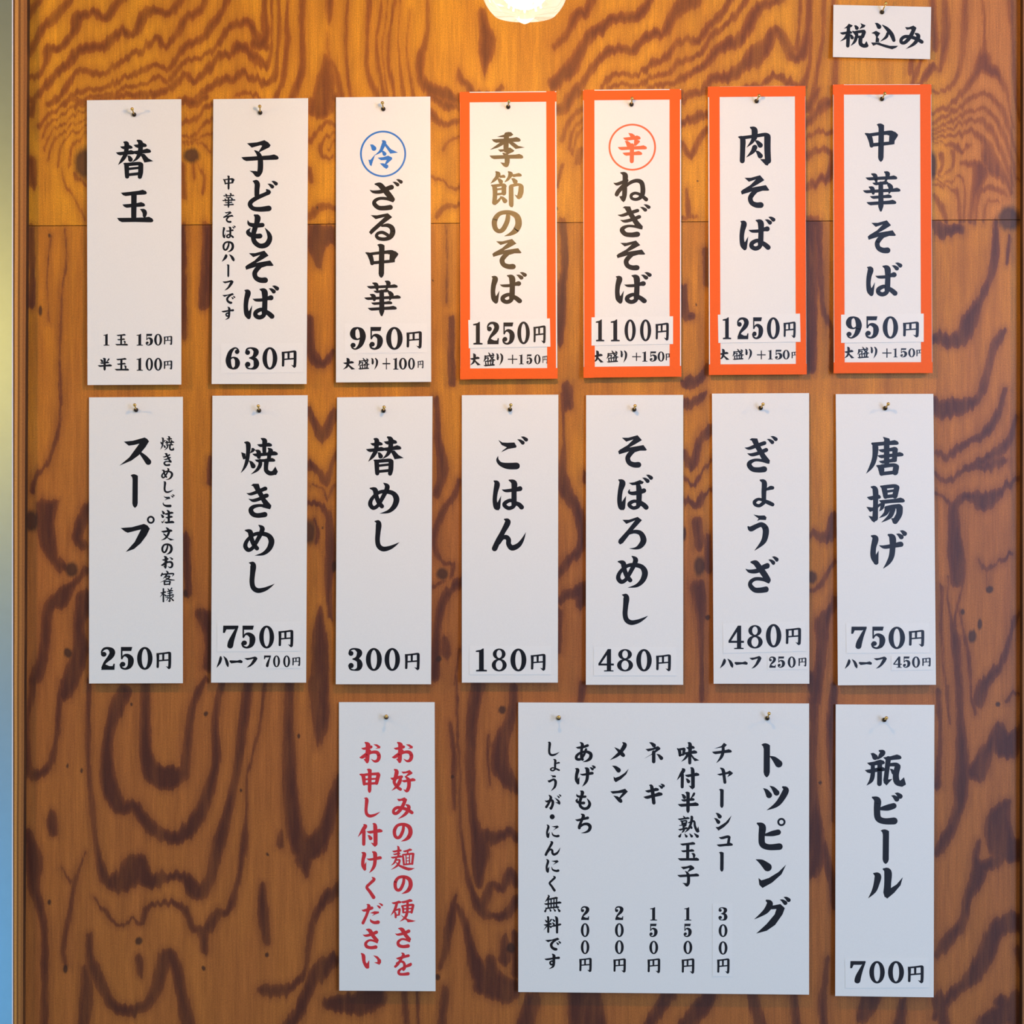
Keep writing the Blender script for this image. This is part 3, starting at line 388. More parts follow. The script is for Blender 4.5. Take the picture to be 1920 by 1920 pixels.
'2':('Y','e 553 737 43 43 0 0;b 524 735 20 522 690 26 560 640 40 620 630 46 672 665 84 684 720 88 650 790 80 575 880 46 530 975 30;g 512 1012 545 935 580 915 640 945 690 945 705 900 723 905 718 1012'),
'5':('Y','g 806 620 985 620 968 692 806 692;g 806 640 830 640 830 832 806 832;b 822 830 16 850 775 30 900 768 60 952 810 84 962 880 92 940 960 70 880 1003 36 820 985 34 798 930 30;e 834 922 42 42 0 0'),
'3':('_','e 21 36 17 17 0 0;b 7 34 6 18 12 12 45 5 12 74 20 32 78 40 36 62 66 22 35 75 9;b 35 74 9 70 84 28 81 113 38 72 140 28 45 150 10 18 143 12 5 120 6;e 22 119 18 18 0 0'),
'4':('_','g 54 22 81 0 81 146 97 148 97 155 36 155 36 148 54 146;g 60 0 81 0 14 104 0 108 0 100;g 0 100 99 100 99 114 0 114'),
'6':('_','e 80 30 16 16 0 0;b 95 30 6 84 10 10 62 4 12 34 30 28 20 70 36 18 100 38 28 132 30 50 150 10;b 28 92 8 38 76 10 56 70 12 76 84 28 83 110 36 74 138 26 50 150 10'),
'9':('_','e 20 125 16 16 0 0;b 5 125 6 16 145 10 38 151 12 66 125 28 80 85 36 82 55 38 72 23 30 50 5 10;b 72 63 8 62 79 10 44 85 12 24 71 28 17 45 36 26 17 26 50 5 10'),
'7':('_','g 4 0 100 0 100 14 70 26 24 26 14 50 2 50;b 92 12 14 72 60 24 54 108 36 48 137 38'),
'8':('_','e 50 37 41 37 17 27;e 50 112 48 43 22 32'),
}

# every sign: corners TL,TR,BR,BL in photo px ; lettering parts ; stickers
# item: 'c' (native place) or 'c x0 y0 x1 y1'
def row(chars, xs, y0, y1):
    return [f'{c} {a} {y0} {b} {y1}' for c,(a,b) in zip(chars,xs)]
def yen(a,b,y0,y1): return [f'円 {a} {y0} {b} {y1}']
SIGNS=[
 dict(key='tax',q=[(1562.7,9),(1746,13),(1744,111),(1561.7,107)],txt=[('lettering','K',['税','込','み'])]),
 dict(key='kaedama',q=[(163,188),(340,186),(340,721),(164,722)],txt=[('item_name','K',['替','玉']),
   ('price','K',row('1玉150',[(194,205),(216,240),(256,268),(273,287),(289,304)],626,648)+yen(307,323,630,647)+row('半玉100',[(183,210),(215,242),(256,268),(273,287),(289,304)],671,695)+yen(307,323,676,693))]),
 dict(key='kids',q=[(400,186),(577.8,184),(575,720),(396.8,720)],txt=[('item_name','K',['子','ど','も','そ','ば']),
   ('note','K',['中 417.8 329 440 356','華 416.4 362 441.5 390','そ 418.5 396 438 418','ば 417 423 442 447','の 417 452 439 472.6','ハ','ー 425 495.6 430 520','フ 417 525 438 545','で','す']),
   ('price','K',row('630',[(423,450),(459,486),(492,520)],651,693)+yen(528,556,657,690))],st=[[(414,644),(568,643),(568,698),(414,700)]]),
 dict(key='cold',q=[(630,182.5),(807,181),(808.5,716),(630,717)],txt=[('circled_mark','B',['○ 675 245 761.5 332','冷']),
   ('item_name','K',['ざ','る','中 685 457 747 521','華 682.6 526 751.7 593']),
   ('price','K',row('950',[(656,686),(692,718),(724,755)],613,656)+yen(762,791,621,654)+row('大盛り+100',[(643,666),(671,693),(696,709),(717,732),(737,747),(748,763),(765,778)],671,693)+yen(783,794,676,691))],st=[[(646,607),(801,606),(801,661),(646,663)]]),
 dict(key='season',tape=1,q=[(862,172.5),(1043,171),(1045,710),(863,711)],txt=[('item_name','K',['季','節','の 921.9 394 978.6 443','そ 923 448 978 505','ば 920 510 988 570']),
   ('price','K',['1','2','5','0','円']),
   ('note','K',['大','盛','り','+']+row('150',[(973,982),(987,998),(1001.7,1013.6)],664.5,683)+yen(1017,1027,667,682))],st=[[(878,600),(1031,597),(1032,650),(879,653)]]),
 dict(key='negi',tape=1,q=[(1093.5,168.5),(1277,167),(1277,706),(1094.5,708)],txt=[('circled_mark','O',['○ 1141 232 1230 320','辛']),
   ('item_name','K',['ね','ぎ 1158 383 1220 445','そ 1156 451 1210 507','ば 1153 510 1222 570']),
   ('price','K',row('1100',[(1117,1133),(1145,1162),(1171,1192),(1200,1221)],599,640)+yen(1229,1254,605,639)),
   ('note','K',row('大盛り',[(1112,1132),(1137,1160),(1163,1176)],657,680)+['+ 1185 661 1202 677']+row('150',[(1204,1214),(1218,1232),(1233,1246)],659,678)+yen(1248,1262,662,677))],st=[[(1109,595),(1262,593),(1262,645),(1109,648)]]),
 dict(key='meat',tape=1,q=[(1327.7,162.5),(1510,161),(1512,701.5),(1329.5,702.5)],txt=[('item_name','K',['肉','そ 1389 328.5 1442.5 390','ば 1386.6 406 1454 470']),
   ('price','K',row('1250',[(1355,1371),(1382,1404),(1410,1431),(1438,1462)],595,636)+yen(1469,1492,603,634)),
   ('note','K',row('大盛り',[(1348,1368),(1373,1395),(1397,1410)],654,675)+['+ 1419 657 1436 674']+row('150',[(1440,1449),(1453,1467),(1467.5,1480.6)],656,674)+yen(1484,1497,659,673))],st=[[(1346,590),(1500,588),(1501,641),(1347,643)]]),
 dict(key='chuka',tape=1,q=[(1562,158.5),(1746,158),(1748,699),(1563.5,699.5)],txt=[('item_name','K',['中','華','そ 1627 413 1680 475','ば 1624 492 1692 556']),
   ('price','K',row('950',[(1586,1616),(1622,1648),(1655,1684)],593,635)+yen(1693,1723,603,633)),
   ('note','K',row('大盛り',[(1583,1602),(1607,1630),(1632,1645)],650,672)+['+ 1654 653 1672 671']+row('150',[(1675,1683),(1688,1701),(1703,1716)],653,670)+yen(1718,1731,655,669))],st=[[(1577,590),(1732,588),(1732,641),(1577,643)]]),
 dict(key='soup',q=[(167,745),(343,744),(343,1281),(167,1281.5)],txt=[('item_name','K',['ス','ー','プ']),
   ('note','K',['焼 300.3 817.7 327 845.2','き 305 849.5 322 874','め 302 877.4 324.7 899.7','し 306.3 902.3 325.2 924.6','ご 305 927 327.5 951.2','注 301.2 956 327 981.8','文 302 988.7 327 1013.6','の 302.4 1018.8 324 1039.7','お 301.7 1042.3 325.2 1066.4','客','様']),
   ('price','K',row('250',[(189,216),(224,251),(257,286)],1213,1256)+yen(293,321,1222,1255))]),
 dict(key='yakimeshi',q=[(398.3,742),(577,741),(574,1280),(395.8,1280)],txt=[('item_name','K',['焼','き','め','し']),
   ('price','K',row('750',[(418,447),(452,479),(486,514)],1173,1216)+yen(522,550,1181,1214)),
   ('note','K',['ハ 406 1230 429 1252','― 430 1237 455 1244','フ 458 1231 483 1252']+row('700',[(495,508),(512,525),(531,544)],1229,1251)+yen(548,563,1232,1249))],st=[[(407,1167),(563,1165),(563,1221),(407,1222)],[(490,1225.5),(567,1224.5),(567,1253),(490,1254)]]),
 dict(key='kaemeshi',q=[(632,745),(811,743),(808.3,1283),(629.5,1283)],txt=[('item_name','K',['替 686 818 757 892','め 690 905 749 963','し 702 975 749 1034']),
   ('price','K',row('300',[(652.7,680),(686,716),(721,750)],1215,1258)+yen(759,787,1224,1257))]),
 dict(key='rice',q=[(866,741),(1047,740),(1046,1280),(866,1280)],txt=[('item_name','K',['ご','は','ん']),
   ('price','K',row('180',[(892,913),(922,950),(957,987)],1216,1259)+yen(995,1023,1226,1258))],st=[[(880,1211),(1033,1211),(1033,1265),(880,1265)]]),
 dict(key='soboro',q=[(1099,741),(1281,740.5),(1281,1284),(1098.5,1284)],txt=[('item_name','K',['そ 1159 816 1213 877','ぼ','ろ','め 1155 1042 1215 1102','し 1166 1113 1215 1172']),
   ('price','K',row('480',[(1122,1151),(1157,1187),(1193,1222)],1217,1259)+yen(1230,1258,1227,1259))],st=[[(1113,1213),(1268,1213),(1268,1267),(1113,1267)]]),
 dict(key='gyoza',q=[(1335,738),(1517,737),(1517.5,1282),(1338,1282)],txt=[('item_name','K',['ぎ','ょ','う','ざ 1397.8 1043 1460 1112']),
   ('price','K',['4 1366 1173 1395 1217','8 1401 1172 1430 1216','0 1436 1170 1465 1214']+yen(1473,1502,1177,1210)),
   ('note','K',['ハ 1350 1235 1375 1253','― 1377 1240 1402 1247','フ 1405 1230 1428 1254']+row('250',[(1442,1455),(1458,1472),(1477,1492)],1231,1252)+yen(1497,1512,1233,1250))],st=[[(1355,1169),(1510,1165),(1511,1221),(1356,1225)],[(1439,1229),(1515.5,1228),(1515.5,1255),(1439,1256)]]),
 dict(key='karaage',q=[(1567,739),(1750,738.5),(1755,1284),(1571,1285)],txt=[('item_name','K',['唐','揚','げ']),
   ('price','K',row('750',[(1596,1625),(1633,1660),(1666,1697)],1175,1217)+yen(1704,1733,1181,1213)),
   ('note','K',['ハ 1584 1236 1608 1254','― 1610 1240 1635 1247','フ 1638 1231 1663 1254']+row('450',[(1675,1691),(1693,1707),(1710,1725)],1231,1252)+yen(1729,1745,1233,1250))],st=[[(1586,1169),(1742,1168),(1743,1224),(1587,1225)],[(1671,1229),(1749,1228),(1749,1256),(1671,1257)]]),
 dict(key='hardness',q=[(635.5,1316.5),(815,1316.5),(816.7,1858.5),(636,1857.5)],txt=[('lettering','R',['お 735 1391 775 1431','好','み 735 1495 775.5 1536','の','麺','の 737.6 1641 774 1676','硬','さ','を','お','申','し 682.5 1495 713 1533','付 671 1543 717.5 1588','け 677 1596 716 1637','く','だ','さ 680 1741 710 1780','い'])]),
 dict(key='topping',q=[(971.8,1317),(1517,1319),(1517,1865),(971.8,1860)],txt=[('heading','K',['ト','ッ','ピ','ン','グ']),
   ('item_name','K',['チ','ャ','ー 1348 1479 1357 1515','シ','ュ','ー 1348 1597 1357 1634.5']),
   ('item_name','K',['味','付','半','熟','玉 1270.8 1578.6 1311 1614','子 1270 1622 1311 1662.5']),
   ('item_name','K',['ネ','ギ']),('item_name','K',['メ','ン 1147.5 1435.6 1179 1466.7','マ']),
   ('item_name','K',['あ','げ 1077.6 1435 1117 1475','も 1079 1482 1108.5 1519','ち']),
   ('note','K',['し 1027 1390.5 1049 1418','ょ 1031 1423 1050 1446.5','う 1027 1453 1044.4 1483.5','が','・','に','ん 1021 1577 1050.7 1605','に 1023 1610.5 1049 1637','く 1028.6 1642 1042.3 1672','無','料','で 1022 1758 1052 1782.6','す 1021 1788 1050 1817']),
   ('price','K',['3 1347 1701 1364 1726','0 1347.5 1733 1364 1757','0 1347.5 1765 1364 1790','円 1344.5 1797 1368 1826']),
   ('price','K',['1 1283 1701 1296 1726','5 1281.7 1732 1297 1757','0 1281.5 1764 1298 1789','円 1278 1797 1302 1826']),
   ('price','K',['1 1219 1701 1232 1726','5 1217.5 1732 1233 1757','0 1217.5 1764 1234 1789','円 1214 1797 1238 1825']),
   ('price','K',['2 1153 1699 1169 1725','0 1153 1731 1169.5 1757','0 1153 1763 1169.5 1789','円 1150 1797 1173.5 1824']),
   ('price','K',['2 1089 1699 1105 1725','0 1089 1731 1105 1757','0 1089 1763 1105 1789','円 1086 1796 1109.5 1823'])],st=[[(1336,1694.5),(1373,1694.5),(1373,1831),(1336,1831)]]),
 dict(key='beer',q=[(1567,1320.7),(1752,1321.5),(1750.7,1870),(1566,1867.5)],txt=[('item_name','K',['瓶','ビ','ー 1651 1555 1667 1620','ル']),
   ('price','K',row('700',[(1594,1623),(1630,1659),(1665,1695)],1802,1844)+yen(1702,1732,1810,1844))],st=[[(1584,1797),(1741,1796),(1742,1852),(1585,1853)]]),
]

# ---------------------------------------------------------------- traced plywood grain
WF = dict(a=(40,0,4.174),b=(480,0,4.174),c=(1040,0,3.623),d=(1720,0,4.465),e=(1740,420,4.174),f=(1740,860,4.174),g=(1740,1290,3.048),
 h=(40,180,3.31),i=(30,720,3.31),j=(330,170,3.254),k=(565,170,3.254),l=(800,160,3.2),m=(1035,150,3.148),n=(1265,150,3.148),o=(1500,150,3.148),
 p=(335,730,3.254),q=(565,730,3.254),r=(800,730,3.254),s=(1035,730,3.254),t=(1270,730,3.254),u=(1505,730,3.254),v=(800,1270,2.954),w=(1500,1270,2.954),
 x=(0,1280,3.0),y=(600,1840,1.4545))
GRAIN = {
'a':'50 130 40 90 60 45 130 10 40 150 -20 40;60 420 50 130 300 50 170 220 60 250 140 70 320 70 60 390 -10 50;60 620 40 120 600 40 190 500 40 215 390 70 290 380 60 360 320 60 420 240 70 440 150 90 510 110 60 570 90 60 640 150 60 690 110 60 740 40 70 800 -10 60;60 800 40 150 720 50 260 600 60 360 510 60 430 420 70 520 380 80 640 370 70 720 290 70 800 250 70 880 280 50 930 180 70 990 90 80 1070 80 60 1150 110 60 1220 50 60 1270 -10 50;210 820 40 330 720 45 440 555 40 560 570 45 660 590 40 740 505 45 840 440 50 920 420 45 1000 350 45 1060 300 45 1115 355 50 1200 300 50 1260 190 60 1340 120 60 1410 60 60 1440 -10 50;330 820 40 450 700 35 560 695 35 690 685 35 780 620 35 900 580 40 970 530 40 1060 510 40 1150 540 45 1230 440 45 1300 350 60 1420 290 60 1490 200 70 1560 110 50 1610 -10 50;420 830 40 480 770 30 600 745 35 720 745 30 800 690 30 950 660 30 1070 610 30 1150 640 35 1240 530 35 1320 465 35 1430 450 35 1530 370 40 1600 260 50 1680 190 60 1760 180 60 1830 250 60 1860 340 60 1920 370 50;560 790 30 740 760 40 850 740 40 960 745 60 1080 720 50 1180 690 50 1240 630 45 1290 580 40 1350 640 50 1450 560 50 1520 480 55 1580 430 55 1650 430 60 1710 370 90 1780 400 70 1850 470 50 1920 520 50;1240 800 50 1340 810 50 1420 730 50 1520 660 60 1600 620 55 1660 630 50 1740 570 55 1830 610 50 1920 650 40;1680 760 30 1760 710 30 1860 760 30;1895 0 22 1890 200 30 1910 320 40',
'b':'70 -10 40 75 150 40 75 280 60 40 350 90 0 330 90;120 -10 20 122 200 18 120 400 26 90 500 40 30 510 50 0 470 40;175 -10 22 185 250 30 165 450 30 150 580 40 90 650 50 0 620 40;250 -10 24 240 150 30 250 300 40 225 500 40 200 650 40 150 780 36;365 -10 50 360 200 40 365 400 46 360 550 50 320 670 60 280 780 60;575 -10 60 575 100 50 570 200 10;560 420 10 560 480 70 550 560 90 540 640 130 520 830 170;560 250 5 568 400 14 590 480 20 640 620 40 670 790 50;720 -10 20 710 200 20 710 400 18 720 600 30 750 790 30;890 -10 46 875 150 34 870 350 28 865 480 32 890 600 40 930 700 40 960 790 36;985 -10 24 965 180 24 945 320 22 950 500 24 975 620 28 1010 790 28;1030 -10 10 1010 200 10 990 380 10 1000 550 12 1030 790 14;1090 -10 22 1060 180 24 1040 330 26 1040 500 28 1065 640 30 1085 790 26;1130 0 10 1115 300 12 1125 520 20 1160 790 30;1210 100 8 1180 350 10 1200 550 20 1250 790 24;1340 -10 24 1345 200 30 1320 350 40 1290 430 60 1290 600 70 1350 690 90 1450 740 100 1600 780 80;G 1760 50 1790 50 1830 200 1885 320 1870 430 1820 520 1790 600 1770 560 1730 420 1740 250 1735 100;1580 540 10 1600 620 50 1660 660 60 1710 740 80 1850 760 60 1920 690 40',
'c':'0 310 40 60 250 50 110 180 50 160 90 70 210 80 60 260 -10 50;0 560 90 100 470 90 180 330 70 240 240 80 320 190 70 380 130 60 440 120 70 520 120 70 600 60 60 650 -10 50;130 630 50 210 530 50 290 420 50 370 340 60 440 330 50 520 350 50 580 290 45 660 230 70 740 240 60 790 140 70 850 60 90 940 -10 110;320 600 30 400 510 34 500 510 30 570 510 34 660 440 46 760 390 46 830 300 40 900 250 40 960 280 46 1040 190 50 1120 110 46 1200 -10 44;370 590 26 460 575 26 580 580 24 640 530 28 760 500 30 860 410 40 980 370 36 1050 270 36 1120 200 34 1200 140 40 1270 50 40 1300 -10 36;640 590 26 720 570 30 820 560 36 900 500 50 1000 470 50 1080 370 60 1160 310 80 1240 280 80 1310 190 70 1370 60 70 1450 20 50 1540 -10 50;850 640 40 1000 610 40 1080 530 60 1200 510 80 1300 440 80 1370 370 120 1440 300 90 1500 200 60 1560 280 60 1620 390 70 1680 360 70 1720 200 40 1730 -10 44;1670 -10 20 1660 200 20 1640 330 30;1300 590 40 1420 570 40 1510 510 40 1600 570 50 1680 590 50 1730 440 26 1740 200 20;1830 -10 30 1820 250 24 1790 440 24 1760 640 26;1890 -10 24 1900 200 30 1910 400 30 1900 640 30',
'd':'-30 300 30 -40 440 40 -60 600 40;50 460 40 0 560 40 -40 690 40;130 -10 50 140 250 60 150 400 50;230 -10 50 240 200 70 220 450 50 190 600 30;130 560 70 70 640 60 20 700 50;400 -10 40 395 200 60 370 500 40 330 650 40 250 750 30 190 790 26 130 770 24;545 -10 16 560 200 24 560 380 40 550 520 120 490 620 60 420 720 50 340 820 40 230 910 36 130 935 30;560 540 110 640 600 90 700 660 50 740 740 30 770 900 16 800 1100 14;780 -10 60 800 300 30 810 600 34 830 850 30 860 1000 24;130 1020 30 250 960 30 370 900 34 440 820 34 560 790 40 660 850 40 720 950 40 770 1100 24 830 1300 20 870 1430 16;130 1080 26 250 1020 26 380 970 30 470 915 30 580 930 34 660 1000 40 720 1120 36 780 1300 26 820 1480 20 870 1530 18;130 1120 22 260 1070 22 370 1040 30 460 1000 34 560 1020 46 640 1130 44 700 1260 40 760 1420 36 800 1560 26;130 1160 20 260 1130 26 350 1130 34 450 1090 40 520 1140 50 580 1210 70 600 1320 120 640 1400 120 730 1500 60 790 1620 30;130 1190 14 220 1200 16 300 1220 50 370 1260 50 430 1220 30;300 1280 40 300 1370 20 250 1450 20 190 1470 16 140 1450 12;200 1300 40 215 1370 30 180 1440 20;140 1490 14 230 1530 18 300 1510 20 360 1480 20 400 1560 24 400 1700 26 390 1860 24;130 1540 14 200 1550 16 280 1580 20 330 1620 30 350 1730 26 355 1860 24;380 1370 40 480 1370 60 530 1420 120 510 1520 90 470 1650 60 440 1860 30;480 1860 20 500 1700 30 520 1600 50 600 1570 40 680 1580 36 740 1640 20;550 1860 16 570 1720 18 610 1670 20 680 1660 18;140 1620 30 190 1700 50 220 1780 40 240 1860 30;K 770 1830 85 90;K 125 1380 34 95',
'e':'60 0 60 120 60 100 250 40 70;530 -10 40 520 250 60 480 430 50 400 600 60 330 750 110 250 900 120 150 900 100 60 900 80;640 100 20 620 300 30;580 850 60 520 950 60 480 1100 50 440 1250 60 380 1370 60 250 1430 120 120 1450 140 60 1430 120;610 1300 30 560 1450 50 490 1580 70 380 1680 50 250 1750 50 150 1820 50 70 1780 40;690 1500 30 640 1680 50 540 1800 80 400 1870 50 290 1910 40',
'f':'60 120 40 150 165 40 250 110 40 350 70 40 470 60 60 590 20 60;740 150 40 690 170 40 600 230 50 540 280 80 440 330 140 350 300 80 290 280 60 230 340 50 200 400 70 205 550 90 220 750 120 230 900 110 225 950 90;60 280 30 120 300 26 170 350 26 190 400 30;160 930 14 155 1100 16 180 1270 26 215 1400 70 230 1600 60 245 1800 50 250 1930 44;280 930 24 250 1080 14 220 1230 20 205 1300 40;245 1180 14 270 1320 20 310 1500 26 330 1700 20 340 1900 20;110 1000 26 100 1300 16 120 1600 14 150 1900 14;400 790 14 450 860 36 540 810 20 640 750 40;460 880 6 468 990 4;740 1220 40 690 1240 40 640 1400 30 600 1540 50 540 1650 60 440 1750 90 400 1900 80;620 1900 30 680 1820 20 740 1830 16;K 482 1025 26 26;K 345 1390 28 45;K 270 1200 14 20;K 405 1295 16 40',
'g':'110 -10 14 115 150 14 125 200 10;175 -10 30 185 200 40 195 400 70 190 550 80 180 680 60 120 830 60 60 930 60;280 480 110 350 330 60 400 230 50 440 330 130 500 280 80 549 230 60;440 660 60 400 760 120 430 900 150 549 920 120;290 890 30 270 970 40 290 1050 80 230 1200 50 190 1350 50 110 1450 70 50 1520 40;300 1020 60 400 980 70;560 1330 100 430 1360 100 370 1420 90 330 1530 90 260 1640 80 200 1700 60 110 1780 60 50 1890 50;520 1500 50 549 1600 40;549 1780 120 440 1860 110 330 1920 100;60 20 30 70 250 24 60 500 30 50 560 50;250 60 20 270 150 16;K 400 95 12 12',
'h':'110 180 30 200 90 20 320 20 20 400 0 16;130 260 16 170 170 14 260 110 14 330 60 16 400 40 14;140 330 14 190 220 14 290 150 14 350 100 14 400 80 12;165 400 14 210 270 14 300 190 14 400 140 12;230 430 14 250 300 14 320 230 14 400 190 12;300 430 14 310 330 14 350 270 16 400 240 14;330 480 20 350 520 18 400 560 16;250 450 10 280 560 10 340 640 12 390 760 12;270 820 8 280 1000 12 250 1250 12 240 1600 12 250 1920 14;190 850 6 160 1100 6 170 1400 6;60 820 36 70 1100 36 60 1300 40;80 30 36 60 110 40;60 400 60 70 560 50;K 390 420 52 88;K 175 865 8 12;K 118 1335 10 28',
'i':'270 -10 10 275 200 14 240 380 24 190 500 20 120 580 30 100 680 30;G 130 750 200 700 265 710 250 790 235 870 250 960 260 1070 320 1130 310 1190 250 1150 190 1080 150 1000 130 900;440 780 70 400 870 70 380 960 60 420 1010 50;440 1150 40 390 1210 40 340 1270 50 270 1340 110 200 1400 60 180 1600 60 150 1750 70 110 1850 60;430 1350 110 390 1500 60 400 1650 90 350 1800 90 300 1930 80;K 95 850 40 55;K 345 1150 34 40;K 322 1670 22 26',
'j':'40 60 40 110 70 50 180 40 40;40 200 24 110 170 30 180 110 30 220 90 30;40 270 16 100 280 20 160 220 20 220 170 20;40 310 12 110 305 14 220 250 16;60 330 10 150 320 12 210 370 14;105 440 20 110 540 16;130 440 10 170 530 16 165 620 20;40 450 30 50 650 30;40 830 40 45 1200 40 50 1500 30;190 830 50 185 1100 60 170 1300 60;K 95 395 44 38',
'k':'80 60 60 60 130 40;130 70 60 200 30 60;50 310 30 100 240 26 160 190 24 210 220 24;205 260 16 150 280 20 115 340 22 130 400 22 190 410 20;205 310 14 165 350 16;40 480 40 60 560 30;60 760 50 140 710 40 210 720 30;G 40 820 205 820 200 930 150 950 120 1090 90 1090 60 1000 40 950;50 1400 50 60 1600 60 130 1680 50 190 1600 30;K 97 718 6 8',
'l':'20 170 40 70 220 40 130 230 36 195 220 36;20 60 40 90 110 50 190 130 40;195 320 16 130 340 16 100 400 12;40 550 20 110 590 16 195 620 20;60 790 30 110 730 30 195 715 24;120 840 8 120 1300 10;150 1400 30 150 1780 40;K 38 1175 5 7',
'm':'30 180 60 80 150 60 150 60 60;60 360 26 90 260 26 150 190 26 190 160 26;100 420 18 120 310 18 190 220 18;120 430 16 150 330 14 190 260 14;150 480 30 170 400 24;30 640 20 60 500 20;60 830 40 75 1050 34 60 1250 50 50 1400 60 45 1540 40;90 1820 60 90 1920 60;K 28 760 6 9',
'n':'40 110 40 110 80 40 190 60 40;40 260 50 110 230 50 190 200 50;40 380 30 95 440 40 150 340 36 195 290 30;70 640 14 80 800 30;40 815 24 130 810 16;180 1000 30 190 1200 40;50 1220 40 60 1380 50 100 1400 40;80 1780 80 140 1760 50 190 1700 40;K 135 590 6 6;K 128 1325 5 9',
'o':'40 180 50 100 60 40;40 270 40 90 200 50 150 140 60 195 130 60;40 350 20 110 310 26 195 310 30;40 450 50 110 420 30 195 440 40 180 560 60 110 600 50 40 640 40;50 840 60 100 840 50 110 1000 40 130 1300 26 150 1400 30 190 1500 30 190 1700 40;60 850 60 70 1200 60 60 1700 60',
'p':'190 430 30 185 560 30;40 900 50 60 1240 40;150 1380 90 190 1500 60 180 1700 60;K 42 1245 12 22',
'q':'40 120 40 90 220 50 125 280 60 170 210 50 215 130 40;40 460 50 100 490 40 150 560 40 180 470 26 215 400 26;60 580 10 130 600 10 160 660 16 200 580 14;40 700 30 110 700 30 150 740 30 170 800 40 175 1000 60 165 1200 40 180 1400 24;120 1340 20 110 1480 70 115 1650 90 110 1930 100;80 800 20 100 860 16 90 930 20;K 40 870 40 65;K 200 1080 14 30;K 130 838 6 8',
'r':'200 560 30 170 660 30 110 740 40 70 820 40 50 900 40 60 1000 30 110 1060 20 160 1070 20 150 1140 20;40 1200 24 110 1170 14;210 1170 60 130 1240 50 90 1330 50 65 1450 40 60 1560 50 50 1750 60;110 1520 40 120 1620 50;200 1600 16 170 1800 14;60 60 30 70 300 40 100 480 60 60 650 40;K 95 1125 30 32;K 75 1645 16 16',
's':'60 40 20 75 300 14 60 500 50 80 620 80 150 720 60 180 850 50 170 980 50 90 1060 50 40 1130 30;40 1290 40 110 1240 70 190 1230 90 180 1310 60;50 1350 30 45 1600 24;190 1800 40 170 1900 30;200 500 20 200 560 20',
't':'60 90 60 110 70 50 160 30 40;40 380 30 90 470 44 130 330 40 170 270 60 210 240 70;40 520 14 100 590 20 140 510 20 210 430 14;40 660 24 115 710 40 160 640 30 215 600 20;120 800 50 140 950 60;120 1200 80 140 1350 60 145 1500 30 150 1900 24;190 1100 50 190 900 30;K 135 1080 28 54;K 185 1390 14 14;K 42 880 10 36',
'u':'190 780 50 160 900 60 60 880 40;200 1050 20 150 1120 26 100 1200 30 45 1225 20;200 1270 40 170 1340 50 120 1420 80 120 1550 60 105 1700 60 70 1900 60;K 55 1145 28 34',
'v':'130 250 20 150 420 30 150 600 24 150 740 16;165 0 10 170 300 12 185 500 12 185 800 14 220 1050 24 250 1180 30 300 1280 60 350 1330 40 440 1310 50 500 1230 50;285 40 70 250 250 60 240 500 50 255 750 40 280 880 60 300 960 90 290 1060 70 290 1140 40;300 910 80 330 890 90 400 890 60 460 860 40 505 890 40;480 50 40 470 200 50 440 280 60 410 370 80 410 500 90 450 560 80 495 620 50;340 320 12 340 450 14 350 600 10;310 1260 50 360 1150 40 420 1170 40 465 1090 60 500 1150 40;160 1220 20 130 1350 50 110 1480 40 80 1600 30;175 1270 30 220 1390 40 250 1520 50 300 1640 100 370 1700 140 440 1740 120 490 1700 60;350 1570 60 360 1650 80;430 1450 40 430 1560 60;490 1430 40 490 1640 40;100 1740 40 95 1820 44 80 1930 40;570 1850 30 530 1910 50;K 418 178 18 20;K 465 1500 20 24;K 60 1660 14 16;K 143 553 9 9',
'w':'60 0 50 80 150 40 70 400 40 70 650 50 80 850 90 90 1000 80 70 1080 60;130 930 30 150 1020 40 180 1150 40 190 1280 30;190 60 40 170 300 50 180 550 30 185 800 20;150 1560 26 140 1680 30 120 1800 40 130 1930 40;K 112 583 9 9',
